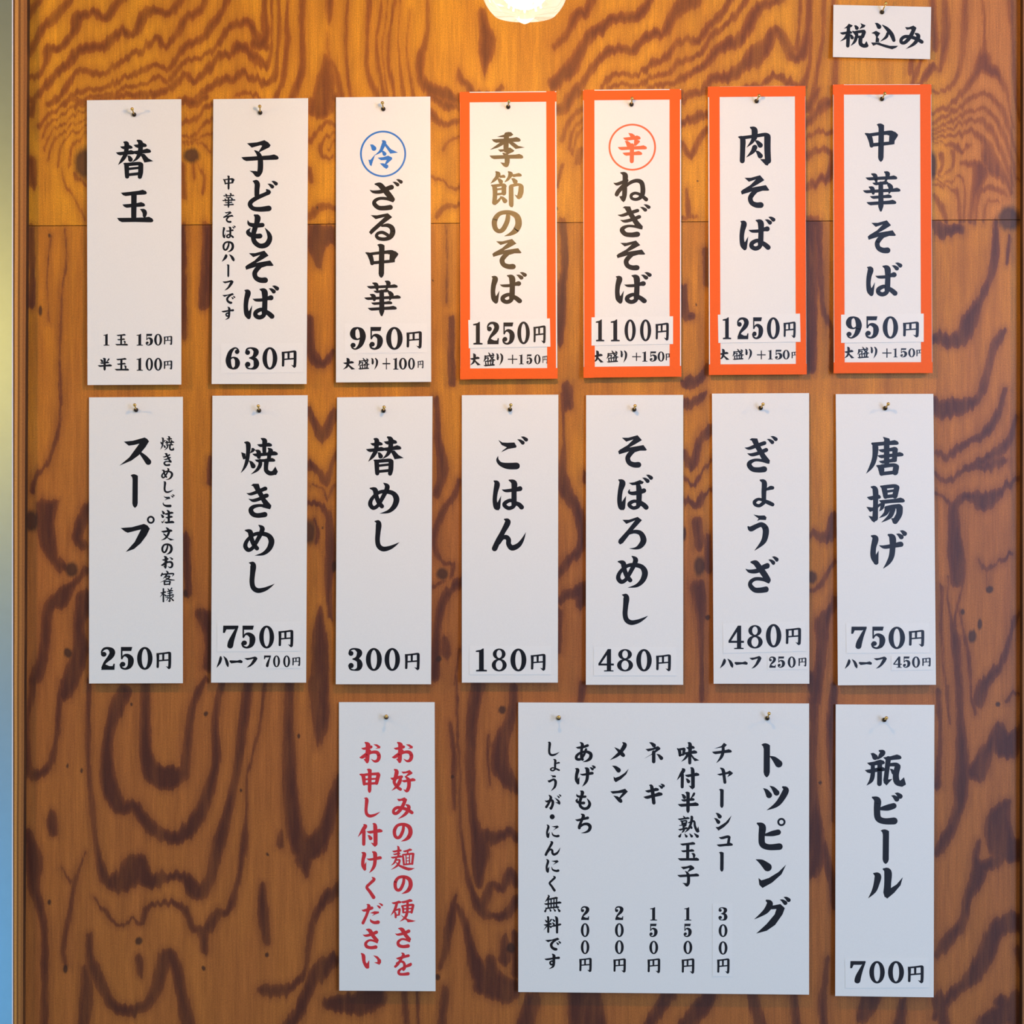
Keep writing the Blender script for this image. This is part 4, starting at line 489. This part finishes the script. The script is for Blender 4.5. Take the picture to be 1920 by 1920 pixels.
'x':'190 -10 40 150 250 24 150 480 60 200 520 60 270 480 40 310 350 30 330 150 30 350 -10 30;500 -10 24 495 200 30 500 500 30 520 700 30 540 900 30 580 1080 60 640 1120 80 720 1090 130 770 1010 90 820 1100 90 900 1100 70 960 1080 50 1040 1100 60 1110 1180 90 1170 1130 60 1210 1000 60 1240 880 70 1290 700 50 1330 500 40 1360 300 50 1400 -10 50;700 60 80 650 160 70 610 300 50 600 450 70 620 600 90 680 700 70 750 690 60 820 780 70 900 850 70 1000 870 70 1080 800 80 1140 700 70 1190 550 50 1220 400 50 1210 200 40 1250 -10 30;820 -10 50 815 300 60 830 430 70 880 530 110 960 530 120 1030 530 60 1050 400 50 1070 200 40 1110 60 40 1160 -10 30;1790 -10 100 1800 150 90 1800 250 70 1785 360 14;1630 -10 40 1620 250 50 1630 500 70 1640 700 80 1680 900 100 1740 930 130 1820 850 90 1870 680 60 1910 540 50;1710 1000 90 1725 1100 20;1490 -10 20 1470 200 20 1420 400 16 1390 550 10 1385 750 16 1370 900 40 1340 1100 30 1290 1280 40 1230 1290 40 1170 1380 60 1100 1400 30 1040 1280 40 960 1240 30 870 1240 26 820 1280 30 800 1350 30 740 1340 20 650 1360 20 590 1280 20 530 1200 10;160 850 50 190 1000 90 190 1150 60 220 1250 50 250 1400 40 250 1600 40 250 1930 40;480 960 10 430 1100 20 390 1300 24 360 1480 24 370 1600 20;400 1120 16 350 1050 10;500 1430 30 510 1560 50 560 1680 60 620 1790 60 700 1840 60 790 1830 60 860 1770 60 900 1650 70 940 1540 80 990 1600 60 1020 1750 60 1060 1930 70;480 1600 40 490 1750 70 470 1930 60;1480 1130 30 1480 1300 60 1500 1450 40;1150 1500 40 1140 1400 70;1930 1140 60 1830 1220 60 1760 1340 30 1740 1450 30 1720 1600 24 1680 1680 40 1560 1740 60 1480 1730 60;1880 1550 60 1800 1620 90 1750 1700 60 1680 1860 70 1620 1930 60;780 1560 40 790 1650 24;1580 840 20 1575 920 40;290 760 50 300 840 40;K 780 1455 18 20;K 368 1610 12 20;K 1500 1530 10 12;K 1145 1605 10 12;K 1355 605 7 9;K 1158 175 12 12;K 740 122 7 9;K 1680 300 8 12;K 1505 968 8 8;K 458 497 6 12;K 278 1238 10 14;K 380 470 6 12',
'y':'30 60 40 100 60 60 150 40 60;230 30 16 235 116 16;265 20 8 270 116 8;340 20 16 335 116 18;490 20 60 440 10 40;580 50 40 560 116 40;720 30 80 730 116 90;950 40 40 900 116 30;1060 50 40 1000 116 40;1180 40 30 1200 116 30;1290 40 20 1300 116 20;1370 40 20 1375 116 20;1500 50 50 1480 100 30;1590 50 20 1580 116 30;1690 50 40 1700 116 30;1860 60 40 1900 100 40',
}

# ---------------------------------------------------------------- the plywood wall and its setting
def cr2(P_, n):
    return _cr(P_, n)
def seg_field(X, Y, X0, Y0):
    """signed distance in photo px to the traced latewood bands (>0 inside), and a knot mask"""
    band = np.full(X.shape, -14.0, np.float32); knot = np.zeros(X.shape, np.float32)
    H = X.shape
    def window(x0,x1,y0,y1):
        return (X>=x0)&(X<=x1)&(Y>=y0)&(Y<=y1)
    for fr, s in GRAIN.items():
        ox,oy,k = WF[fr]
        for part in s.split(';'):
            t = part.split()
            if t[0]=='K':
                cx,cy,rx,ry=[float(q)/k for q in t[1:]]; cx+=ox; cy+=oy
                w=np.where(window(cx-3*rx-12,cx+3*rx+12,cy-3*ry-12,cy+3*ry+12))
                r=np.sqrt(((X0[w]*.7+X[w]*.3-cx)/rx)**2+((Y0[w]*.7+Y[w]*.3-cy)/ry)**2)
                knot[w]=np.maximum(knot[w], np.clip(1.55-r*.85,0,1))
                continue
            poly = t[0]=='G'
            v=[float(q) for q in (t[1:] if poly else t)]
            if poly:
                pts=[(ox+v[i]/k, oy+v[i+1]/k) for i in range(0,len(v),2)]
                xs=[p[0] for p in pts]; ys=[p[1] for p in pts]
                w=np.where(window(min(xs)-14,max(xs)+14,min(ys)-14,max(ys)+14)); x=X[w]; y=Y[w]
                d=np.full(x.shape,1e9); ins=np.zeros(x.shape,bool)
                for i in range(len(pts)):
                    (ax,ay),(bx,by)=pts[i],pts[(i+1)%len(pts)]
                    L=(bx-ax)**2+(by-ay)**2+1e-9
                    f=np.clip(((x-ax)*(bx-ax)+(y-ay)*(by-ay))/L,0,1)
                    d=np.minimum(d,np.hypot(x-ax-f*(bx-ax),y-ay-f*(by-ay)))
                    if ay!=by: ins^=((ay>y)!=(by>y))&(x<(bx-ax)*(y-ay)/(by-ay)+ax)
                band[w]=np.maximum(band[w], np.clip(np.where(ins,d,-d),-14,14))
            else:
                pts=[(ox+v[i]/k, oy+v[i+1]/k, 1.16*v[i+2]/k+.3) for i in range(0,len(v)-2,3)]
                pts=cr2(pts,4) if len(pts)>2 else pts
                for (ax,ay,aw),(bx,by,bw) in zip(pts,pts[1:]):
                    m=max(aw,bw)/2+14
                    w=np.where(window(min(ax,bx)-m,max(ax,bx)+m,min(ay,by)-m,max(ay,by)+m))
                    if not len(w[0]): continue
                    x=X[w]; y=Y[w]; L=(bx-ax)**2+(by-ay)**2+1e-9
                    f=np.clip(((x-ax)*(bx-ax)+(y-ay)*(by-ay))/L,0,1)
                    d=(aw+(bw-aw)*f)/2-np.hypot(x-ax-f*(bx-ax),y-ay-f*(by-ay))
                    band[w]=np.maximum(band[w],np.clip(d,-14,14))
    return band, knot

def seam(x): return 423.5 - (x-50)*11.5/1850          # joint between the two plywood sheets

def sheet(name, mat, top, bottom, rows, x0=30, x1=1932, step=2.4):
    """one plywood sheet as a board 12 mm thick; its front is a fine grid that carries the grain"""
    xs=np.concatenate([[x0],np.arange(x0+8,x1-7,step),[x1]])
    nx=len(xs); Y=np.zeros((len(rows),nx)); X=np.tile(xs,(len(rows),1))
    for i,r in enumerate(rows):
        yt=top(xs); yb=bottom(xs); Y[i]=yt+(yb-yt)*r
    # the ragged, fibre by fibre edge of the latewood: every thin column of wood is shifted a little up or down
    rng=np.random.default_rng(len(rows)); m=max(4,len(rows)//9)
    a=rng.normal(0,1,(m,nx)); a=a+.8*np.roll(a,1,1)+.35*np.roll(a,-1,1)
    c_=rng.normal(0,1,(m,nx//5+2)); c_=np.stack([np.interp(np.arange(nx)/5,np.arange(c_.shape[1]),r) for r in c_])
    tt=np.linspace(0,m-1.001,len(rows)); k0=tt.astype(int); f_=(tt-k0)[:,None]
    lift=lambda q:(q[k0]*(1-f_)+q[np.minimum(k0+1,m-1)]*f_)
    Yj=Y+np.clip(2.0*lift(a)+1.9*lift(c_),-9,9); Xj=X+.6*lift(np.roll(a,7,1))
    band,knot=seg_field(Xj.astype(np.float32),Yj.astype(np.float32),X,Y)
    # redder heartwood, wandering border; lamp falloff below and window tint right are painted in
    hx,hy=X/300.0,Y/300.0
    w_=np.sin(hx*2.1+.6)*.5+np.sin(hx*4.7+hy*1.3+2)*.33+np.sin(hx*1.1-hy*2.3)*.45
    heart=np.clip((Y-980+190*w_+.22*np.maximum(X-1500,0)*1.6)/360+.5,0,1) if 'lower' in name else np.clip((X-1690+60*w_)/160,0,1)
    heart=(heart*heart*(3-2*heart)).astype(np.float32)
    V=[((x-960)*S,0.0,ZC-(y-960)*S) for x,y in zip(X.ravel(),Y.ravel())]
    R=len(rows); F=[]
    idx=np.arange(R*nx).reshape(R,nx)
    F=np.stack([idx[:-1,:-1],idx[1:,:-1],idx[1:,1:],idx[:-1,1:]],-1).reshape(-1,4).tolist()
    b=len(V)                                          # back and rim
    cor=[V[idx[0,0]],V[idx[0,-1]],V[idx[-1,-1]],V[idx[-1,0]]]
    V+= [(a,.012,c) for a,_,c in cor]
    F.append((b,b+1,b+2,b+3))
    rim=[list(idx[0,::-1]),list(idx[::-1,-1]),list(idx[-1,:]),list(idx[:,0])]
    rb=[(b,b+1),(b+1,b+2),(b+2,b+3),(b+3,b)]
    for edge,(p,q) in zip(rim,rb): F.append([int(i) for i in edge]+[p,q])
    o=mesh_obj(name,V,F,mat)
    for nm,arr in (('band',band),('knot',knot),('heart',heart)):  # heart: heartwood plus painted lamp falloff and window tint
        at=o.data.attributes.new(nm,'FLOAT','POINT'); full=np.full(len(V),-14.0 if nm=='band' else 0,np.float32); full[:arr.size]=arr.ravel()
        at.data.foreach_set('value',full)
    return structure(o)
TOPY=-900; BOTY=960+ZC/S
seamv=np.vectorize(seam)
n1=int(424/3.2); r1=[0]+list(np.linspace((-30-TOPY)/(424-TOPY),1,n1))
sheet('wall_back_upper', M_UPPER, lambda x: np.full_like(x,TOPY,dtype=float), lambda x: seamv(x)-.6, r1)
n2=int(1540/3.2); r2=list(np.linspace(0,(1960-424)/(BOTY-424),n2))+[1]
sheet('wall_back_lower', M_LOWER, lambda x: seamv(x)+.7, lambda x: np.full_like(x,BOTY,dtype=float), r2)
ox0=(30-960)*S; ox1=(1932-960)*S
structure(mesh_obj('wall_back_core', *box(ox0,ox1,.0125,.03,0,ZC+(960-TOPY)*S), M_PLYEDGE))

def edge_board(name, xl_top, xr_top, xl_bot, xr_bot, h, flip):
    """upright plywood board closing the end of the wall, its layered edge facing the room"""
    def X(px): return (px-960)*S*(D-h)/D
    zt=ZC+(960-TOPY)*S; zm0=ZC+960*S; zm1=ZC-960*S; z0=0
    rows=[(zt,xl_top,xr_top),(zm0,xl_top,xr_top)]
    for i in range(1,9):
        f=i/8; rows.append((zm0+(zm1-zm0)*f, xl_top+(xl_bot-xl_top)*f, xr_top+(xr_bot-xr_top)*(f if xr_top<1000 else f)))
    rows.append((z0,xl_bot,xr_bot))
    V=[];F=[];A=[]
    for z,a,b in rows:
        V+=[(X(a),-h,z),(X(b),-h,z),(X(b),.03,z),(X(a),.03,z)]; A+=[0,1,1,0]
    for i in range(len(rows)-1):
        k=i*4
        for j in range(4):
            F.append((k+j,k+4+j,k+4+(j+1)%4,k+(j+1)%4))
    F.append((3,2,1,0)); k=(len(rows)-1)*4; F.append((k,k+1,k+2,k+3))
    o=mesh_obj(name,V,F,M_PLYEDGE)
    at=o.data.attributes.new('ply','FLOAT','POINT'); at.data.foreach_set('value',[1-a if flip else a for a in A])
    return structure(o)
HB=.010
edge_board('trim_1', 24.2,51.5, 23.6,43.0, HB, False)
edge_board('trim_2', 1918,1948, 1916.5,1946, HB, True)
v=[];zt=ZC+(960-TOPY)*S
xa=(22.4-960)*S*(D-.011)/D; xb=(24.2-960)*S*(D-.011)/D-.00005
structure(mesh_obj('trim_3', *box(xa,xb,-.011,.03,0,zt), M_WHITE))
structure(mesh_obj('wall_left', *box(-1.6,-.44,.42,.46,0,2.7), M_PLASTER))
structure(mesh_obj('floor', *box(-2.0,2.0,-4.2,.46,-.03,0), M_FLOOR))
structure(mesh_obj('ceiling', *box(-2.0,2.0,-1.2,.46,2.7,2.73), M_CEIL))

# ---------------------------------------------------------------- the menu cards
H0=.0008; H1=.0038
TILT=.0042                                   # the cards hang from one pin: the lower edge stands off the wall a little
HANG=[0.0,1.0]                                # top and bottom (photo px) of the card being built
def Q(x,y,h): return P(x,y,h+TILT*min(max((y-HANG[0])/(HANG[1]-HANG[0]),0),1))
def hung(q,h0,h1):
    v=[Q(x,y,h1) for x,y in q]+[Q(x,y,h0) for x,y in q]
    return v,[(0,3,2,1),(4,5,6,7),(0,1,5,4),(1,2,6,5),(2,3,7,6),(3,0,4,7)]
INKM={'K':M_INK,'B':M_BLUE,'O':M_ORANGE,'R':M_RED}
def glyph_px(item):
    f=item.split(); ch=f[0]
    if ch=='○':
        x0,y0,x1,y1=map(float,f[1:]); r=(x1-x0)/2
        return [ell((x0+x1)/2,(y0+y1)/2,r,(y1-y0)/2,r-3.4,(y1-y0)/2-3.4,72)]
    fr,s=GL[ch]; ox,oy,k=FR[fr]
    G=[[[(ox+x/k,oy+y/k) for x,y in p] for p in st] for st in strokes(s)]
    if len(f)==5:
        x0,y0,x1,y1=map(float,f[1:])
        X=[x for st in G for p in st for x,y in p]; Y=[y for st in G for p in st for x,y in p]
        a,b,c,d=min(X),max(X),min(Y),max(Y)
        G=[[[(x0+(x-a)*(x1-x0)/(b-a), y0+(y-c)*(y1-y0)/(d-c)) for x,y in p] for p in st] for st in G]
    return G
def lettering(name, items, h, mat, parent):
    V=[];F=[];k=0
    for it in items:
        for st in glyph_px(it):
            for p in st:
                k+=1; hh=h+(k%24)*1.5e-6
                n=len(V); V+=[Q(x,y,hh) for x,y in p]; F.append(tuple(range(n,n+len(p))))
    # faces towards the room (-Y)
    me_f=[]
    for f in F:
        a=sum((V[f[i]][0]*V[f[(i+1)%len(f)]][2]-V[f[(i+1)%len(f)]][0]*V[f[i]][2]) for i in range(len(f)))
        me_f.append(f if a>0 else f[::-1])
    o=mesh_obj(name,V,me_f,mat,parent)
    bm=bmesh.new(); bm.from_mesh(o.data); bmesh.ops.triangulate(bm,faces=[f for f in bm.faces if len(f.verts)>4],quad_method='BEAUTY',ngon_method='EAR_CLIP'); bm.to_mesh(o.data); bm.free()
    return o
def lerp(q,u,v):
    (x0,y0),(x1,y1),(x2,y2),(x3,y3)=q
    return ((x0*(1-u)+x1*u)*(1-v)+(x3*(1-u)+x2*u)*v, (y0*(1-u)+y1*u)*(1-v)+(y3*(1-u)+y2*u)*v)
# inner edges of the tape frame (left, right, top, bottom in photo px) and slivers of card left bare
TAPE={'season':(18.5,18.8,19.5,20,(0,0,1.6,0),(.2,2.4,1.6,.8)),'negi':(21,21.5,19.5,20,(1.2,0,1.5,0),(1,2,1.6,.6)),
      'meat':(21.5,19.5,19.5,19.3,(2,0,0,0),(2,.4,.2,.3)),'chuka':(20.3,20.7,18.8,20,(1,0,.8,0),(1,.6,.8,.5))}
def build_sign(s):
    q=s['q']; HANG[:]=[min(p[1] for p in q),max(p[1] for p in q)]; c=P(sum(p[0] for p in q)/4, max(p[1] for p in q), H1)
    root=empty('menu_card' if s['key'] not in ('tax','hardness','topping') else {'tax':'tax_card','hardness':'notice_card','topping':'topping_board'}[s['key']], (c[0],0,c[2]))
    lab,cat,grp=LABELS[s['key']]; tag(root,lab,cat,grp)
    v,f=hung(q,H0,H1); mesh_obj('card',v,f,M_PAPER,root)
    h_ink=H1+.00006
    if s.get('tape'):
        L,R,T,B,_,bare=TAPE[s['key']]; w=q[1][0]-q[0][0]; hh=q[3][1]-q[0][1]
        def strip(x0,x1,y0,y1,h):
            qq=[lerp(q,x0/w,y0/hh),lerp(q,x1/w,y0/hh),lerp(q,x1/w,y1/hh),lerp(q,x0/w,y1/hh)]
            v,f=hung(qq,H1+.00012,h); o=mesh_obj('tape_strip',v,f,M_TAPE,root); o['label']='orange tape strip'; return o
        bl,br,bt,bb=bare
        strip(bl,L,0,hh+.6,H1+.00026); strip(w-R,w-br,0,hh-14,H1+.00026)
        strip(-.5,w+.4,bt,T,H1+.00038) ; strip(-.4,w+.6,hh-B,hh-bb+.9,H1+.00038)
    labs=[]
    for st in s.get('st',[]):
        v,f=hung(st,H1+(.00042 if s.get('tape') else .0001),H1+(.0006 if s.get('tape') else .00034)); labs.append((mesh_obj('price_label',v,f,M_LABEL,root),st))
    def inside(it):
        g=[p for stt in glyph_px(it) for pl in stt for p in pl]
        cx=sum(p[0] for p in g)/len(g); cy=sum(p[1] for p in g)/len(g)
        for o,st in labs:
            if st[0][0]<=cx<=st[1][0] and st[0][1]-2<=cy<=st[2][1]+2: return o
        return None
    for nm,col,items in s['txt']:
        by={}
        for it in items: by.setdefault(inside(it),[]).append(it)
        for host,its in by.items():
            if host is None:
                o=lettering(nm,its,h_ink,INKM[col],root)
                if col in 'BO': o['label']={'B':'blue','O':'orange'}[col]+' circled character'
            else:
                o=lettering('price',its,H1+(.00072 if s.get('tape') else .00042),INKM[col],None)
                o.parent=host
                o.matrix_parent_inverse.identity()
    return root
CREAM='cream card menu strip pinned to the plywood wall, '
LABELS={
 'tax':('small cream card at the very top right reading 税込み in black brush lettering','sign',None),
 'kaedama':('cream menu strip reading 替玉 with two prices, 150円 and 100円','menu sign','menu strips in the top row'),
 'kids':('cream menu strip reading 子どもそば, 630円, with a small note beside the name','menu sign','menu strips in the top row'),
 'cold':('cream menu strip with a blue circled 冷 above ざる中華, 950円','menu sign','menu strips in the top row'),
 'season':('orange taped menu strip reading 季節のそば, 1250円, with the bulb glare on it','menu sign','menu strips in the top row'),
 'negi':('orange taped menu strip with an orange circled 辛 above ねぎそば, 1100円','menu sign','menu strips in the top row'),
 'meat':('orange taped menu strip reading 肉そば, 1250円','menu sign','menu strips in the top row'),
 'chuka':('red orange taped menu strip reading 中華そば, 950円, under the small tax card','menu sign','menu strips in the top row'),
 'soup':('cream menu strip reading スープ, 250円, with a small note at its right','menu sign','menu strips in the middle row'),
 'yakimeshi':('cream menu strip reading 焼きめし, 750円, half 700円','menu sign','menu strips in the middle row'),
 'kaemeshi':('cream menu strip reading 替めし, 300円','menu sign','menu strips in the middle row'),
 'rice':('cream menu strip reading ごはん, 180円, price on a pasted label','menu sign','menu strips in the middle row'),
 'soboro':('cream menu strip reading そぼろめし, 480円','menu sign','menu strips in the middle row'),
 'gyoza':('cream menu strip reading ぎょうざ, 480円, half 250円','menu sign','menu strips in the middle row'),
 'karaage':('cream menu strip reading 唐揚げ, 750円, half 450円','menu sign','menu strips in the middle row'),
 'hardness':('pale notice strip in the bottom row with two columns of red brush lettering','notice',None),
 'topping':('wide pale board headed トッピング listing toppings and prices in columns','menu board',None),
 'beer':('pale menu strip reading 瓶ビール, 700円, at the lower right','menu sign',None),
}
for s in SIGNS: build_sign(s)
bpy.context.view_layer.update()
for o in bpy.data.objects:                       # lettering on pasted labels: keep it where it was drawn
    if o.name.startswith('price') and o.parent and o.parent.name.startswith('price_label'):
        o.location=(0,0,0)

# ---------------------------------------------------------------- brass pins
PINS=[('tax',(1653,25),(1661,6)),('kaedama',(252,216.5),(247.8,204.5)),('kids',(488,213),(487,199.5)),('cold',(719,206),(717,193)),
 ('season',(952.7,202),(954,190)),('negi',(1184,197.5),(1185,184.5)),('meat',(1418,191),(1423,179.5)),('chuka',(1653,187),(1659,175.5)),
 ('soup',(255.5,770),(252.5,759.5)),('yakimeshi',(486,771),(484.3,761.5)),('kaemeshi',(719,771),(720,763.5)),('rice',(956,769),(957.7,759.5)),
 ('soboro',(1189,769),(1190.7,761)),('gyoza',(1425.7,766),(1430.7,758)),('karaage',(1659,766.5),(1665.5,757.5)),
 ('hardness',(724.3,1345),(724.3,1343)),('topping',(1047.5,1346.5),(1047.7,1344.5)),('topping2',(1438.3,1348),(1442,1338)),('beer',(1657.7,1350.3),(1662,1346.2))]
PINLAB={'tax':'the small 税込み tax card','kaedama':'the 替玉 strip','kids':'the 子どもそば strip','cold':'the blue circled ざる中華 strip','season':'the orange taped 季節のそば strip',
 'negi':'the orange taped ねぎそば strip','meat':'the orange taped 肉そば strip','chuka':'the red orange taped 中華そば strip','soup':'the スープ strip','yakimeshi':'the 焼きめし strip',
 'kaemeshi':'the 替めし strip','rice':'the ごはん strip','soboro':'the そぼろめし strip','gyoza':'the ぎょうざ strip','karaage':'the 唐揚げ strip','hardness':'the red lettered notice',
 'topping':'the topping board, at its left','topping2':'the topping board, at its right','beer':'the 瓶ビール strip'}
HP=.015
def pin(key,base,head):
    # the foot of the pin pierces the card; the knob stands out and slants
    b=P(*base,H1); t=P(*head,HP)
    root=empty('brass_pin',(b[0],-H1,b[2])); tag(root,'small brass pin holding '+PINLAB[key],'pin','brass pins holding the cards')
    L=math.dist(b,t)
    ball=lambda r,t0,n=8:[(t0-r*math.cos(math.pi*i/n),max(r*math.sin(math.pi*i/n),1e-5)) for i in range(n+1)]
    rc=.0024; rh=.00185
    o=mesh_obj('collar',*lathe(ball(rc,0.0016),b,t),M_BRASS_DARK,root); smooth(o)
    o=mesh_obj('shaft',*lathe([(-.010,.0002),(-.008,.0005),(.001,.0006),(.0035,.0008),(L-rh,.00065)],b,t,12),M_BRASS,root); smooth(o)
    o=mesh_obj('knob',*lathe(ball(rh,L),b,t),M_BRASS,root); smooth(o)
for p in PINS: pin(*p)

# ---------------------------------------------------------------- the pendant bulb at the top of the picture
def pendant():
    c=P(984,-36,BULB_H)
    root=empty('pendant_bulb',c); tag(root,'glowing clear glass pendant bulb hanging in front of the wall, cut by the top edge','lamp')
    k=S*(D-BULB_H)/D; R=82*k
    tipz=c[2]-(45+36)*k
    prof=[]                                       # along -Z from the neck down to the sealed tip
    zt=c[2]+.062
    pts=[(0,.0135),(.012,.0145),(.022,.020),(.034,.029)]
    prof+=pts
    zc=.062
    for i in range(2,19):
        a=math.pi*i/20; prof.append((zc-(R*.93)*math.cos(a)+.004, R*math.sin(a)))
    prof=[p for i,p in enumerate(prof)]
    bot=zc+R*.93*math.cos(math.pi/10*0)+.004
    prof=sorted(prof,key=lambda p:p[0])
    Lb=(c[2]+.062)-tipz
    prof=[p for p in prof if p[0]<Lb-.0075]
    prof+=[(Lb-.0062,.0085),(Lb-.0035,.0062),(Lb-.0012,.0036),(Lb,.0006)]
    a=(c[0],c[1],c[2]+.062); b=(c[0],c[1],tipz)
    smooth(mesh_obj('glass_bulb',*lathe(prof,a,b,48),M_GLASS,root))
    V=[];F=[]
    parts=[]
    for i in range(8):                            # squirrel-cage filament
        g=2*math.pi*i/8; r0=.006; r1=.013
        p0=(c[0]+r0*math.cos(g),c[1]+r0*math.sin(g),c[2]+.030); p1=(c[0]+r1*math.cos(g),c[1]+r1*math.sin(g),c[2]-.022)
        L=math.dist(p0,p1); parts.append(lathe([(0,.0007),(L,.0007)],p0,p1,6))
    mesh_obj('filament',*join(parts),M_FILAMENT,root)
    top=(c[0],c[1],c[2]+.125); 
    mesh_obj('stem',*lathe([(0,.004),(.03,.003),(.05,.0012)],(c[0],c[1],c[2]+.066),(c[0],c[1],c[2]),12),M_GLASS,root)
    smooth(mesh_obj('socket',*lathe([(0,.004),(.006,.016),(.03,.019),(.06,.019),(.063,.0145)],top,(c[0],c[1],c[2]),24),M_BRASS,root))
    mesh_obj('cord',*lathe([(0,.003),(2.70-top[2],.003)],top,(c[0],c[1],2.7),10),M_BLACKPLASTIC,root)
pendant()
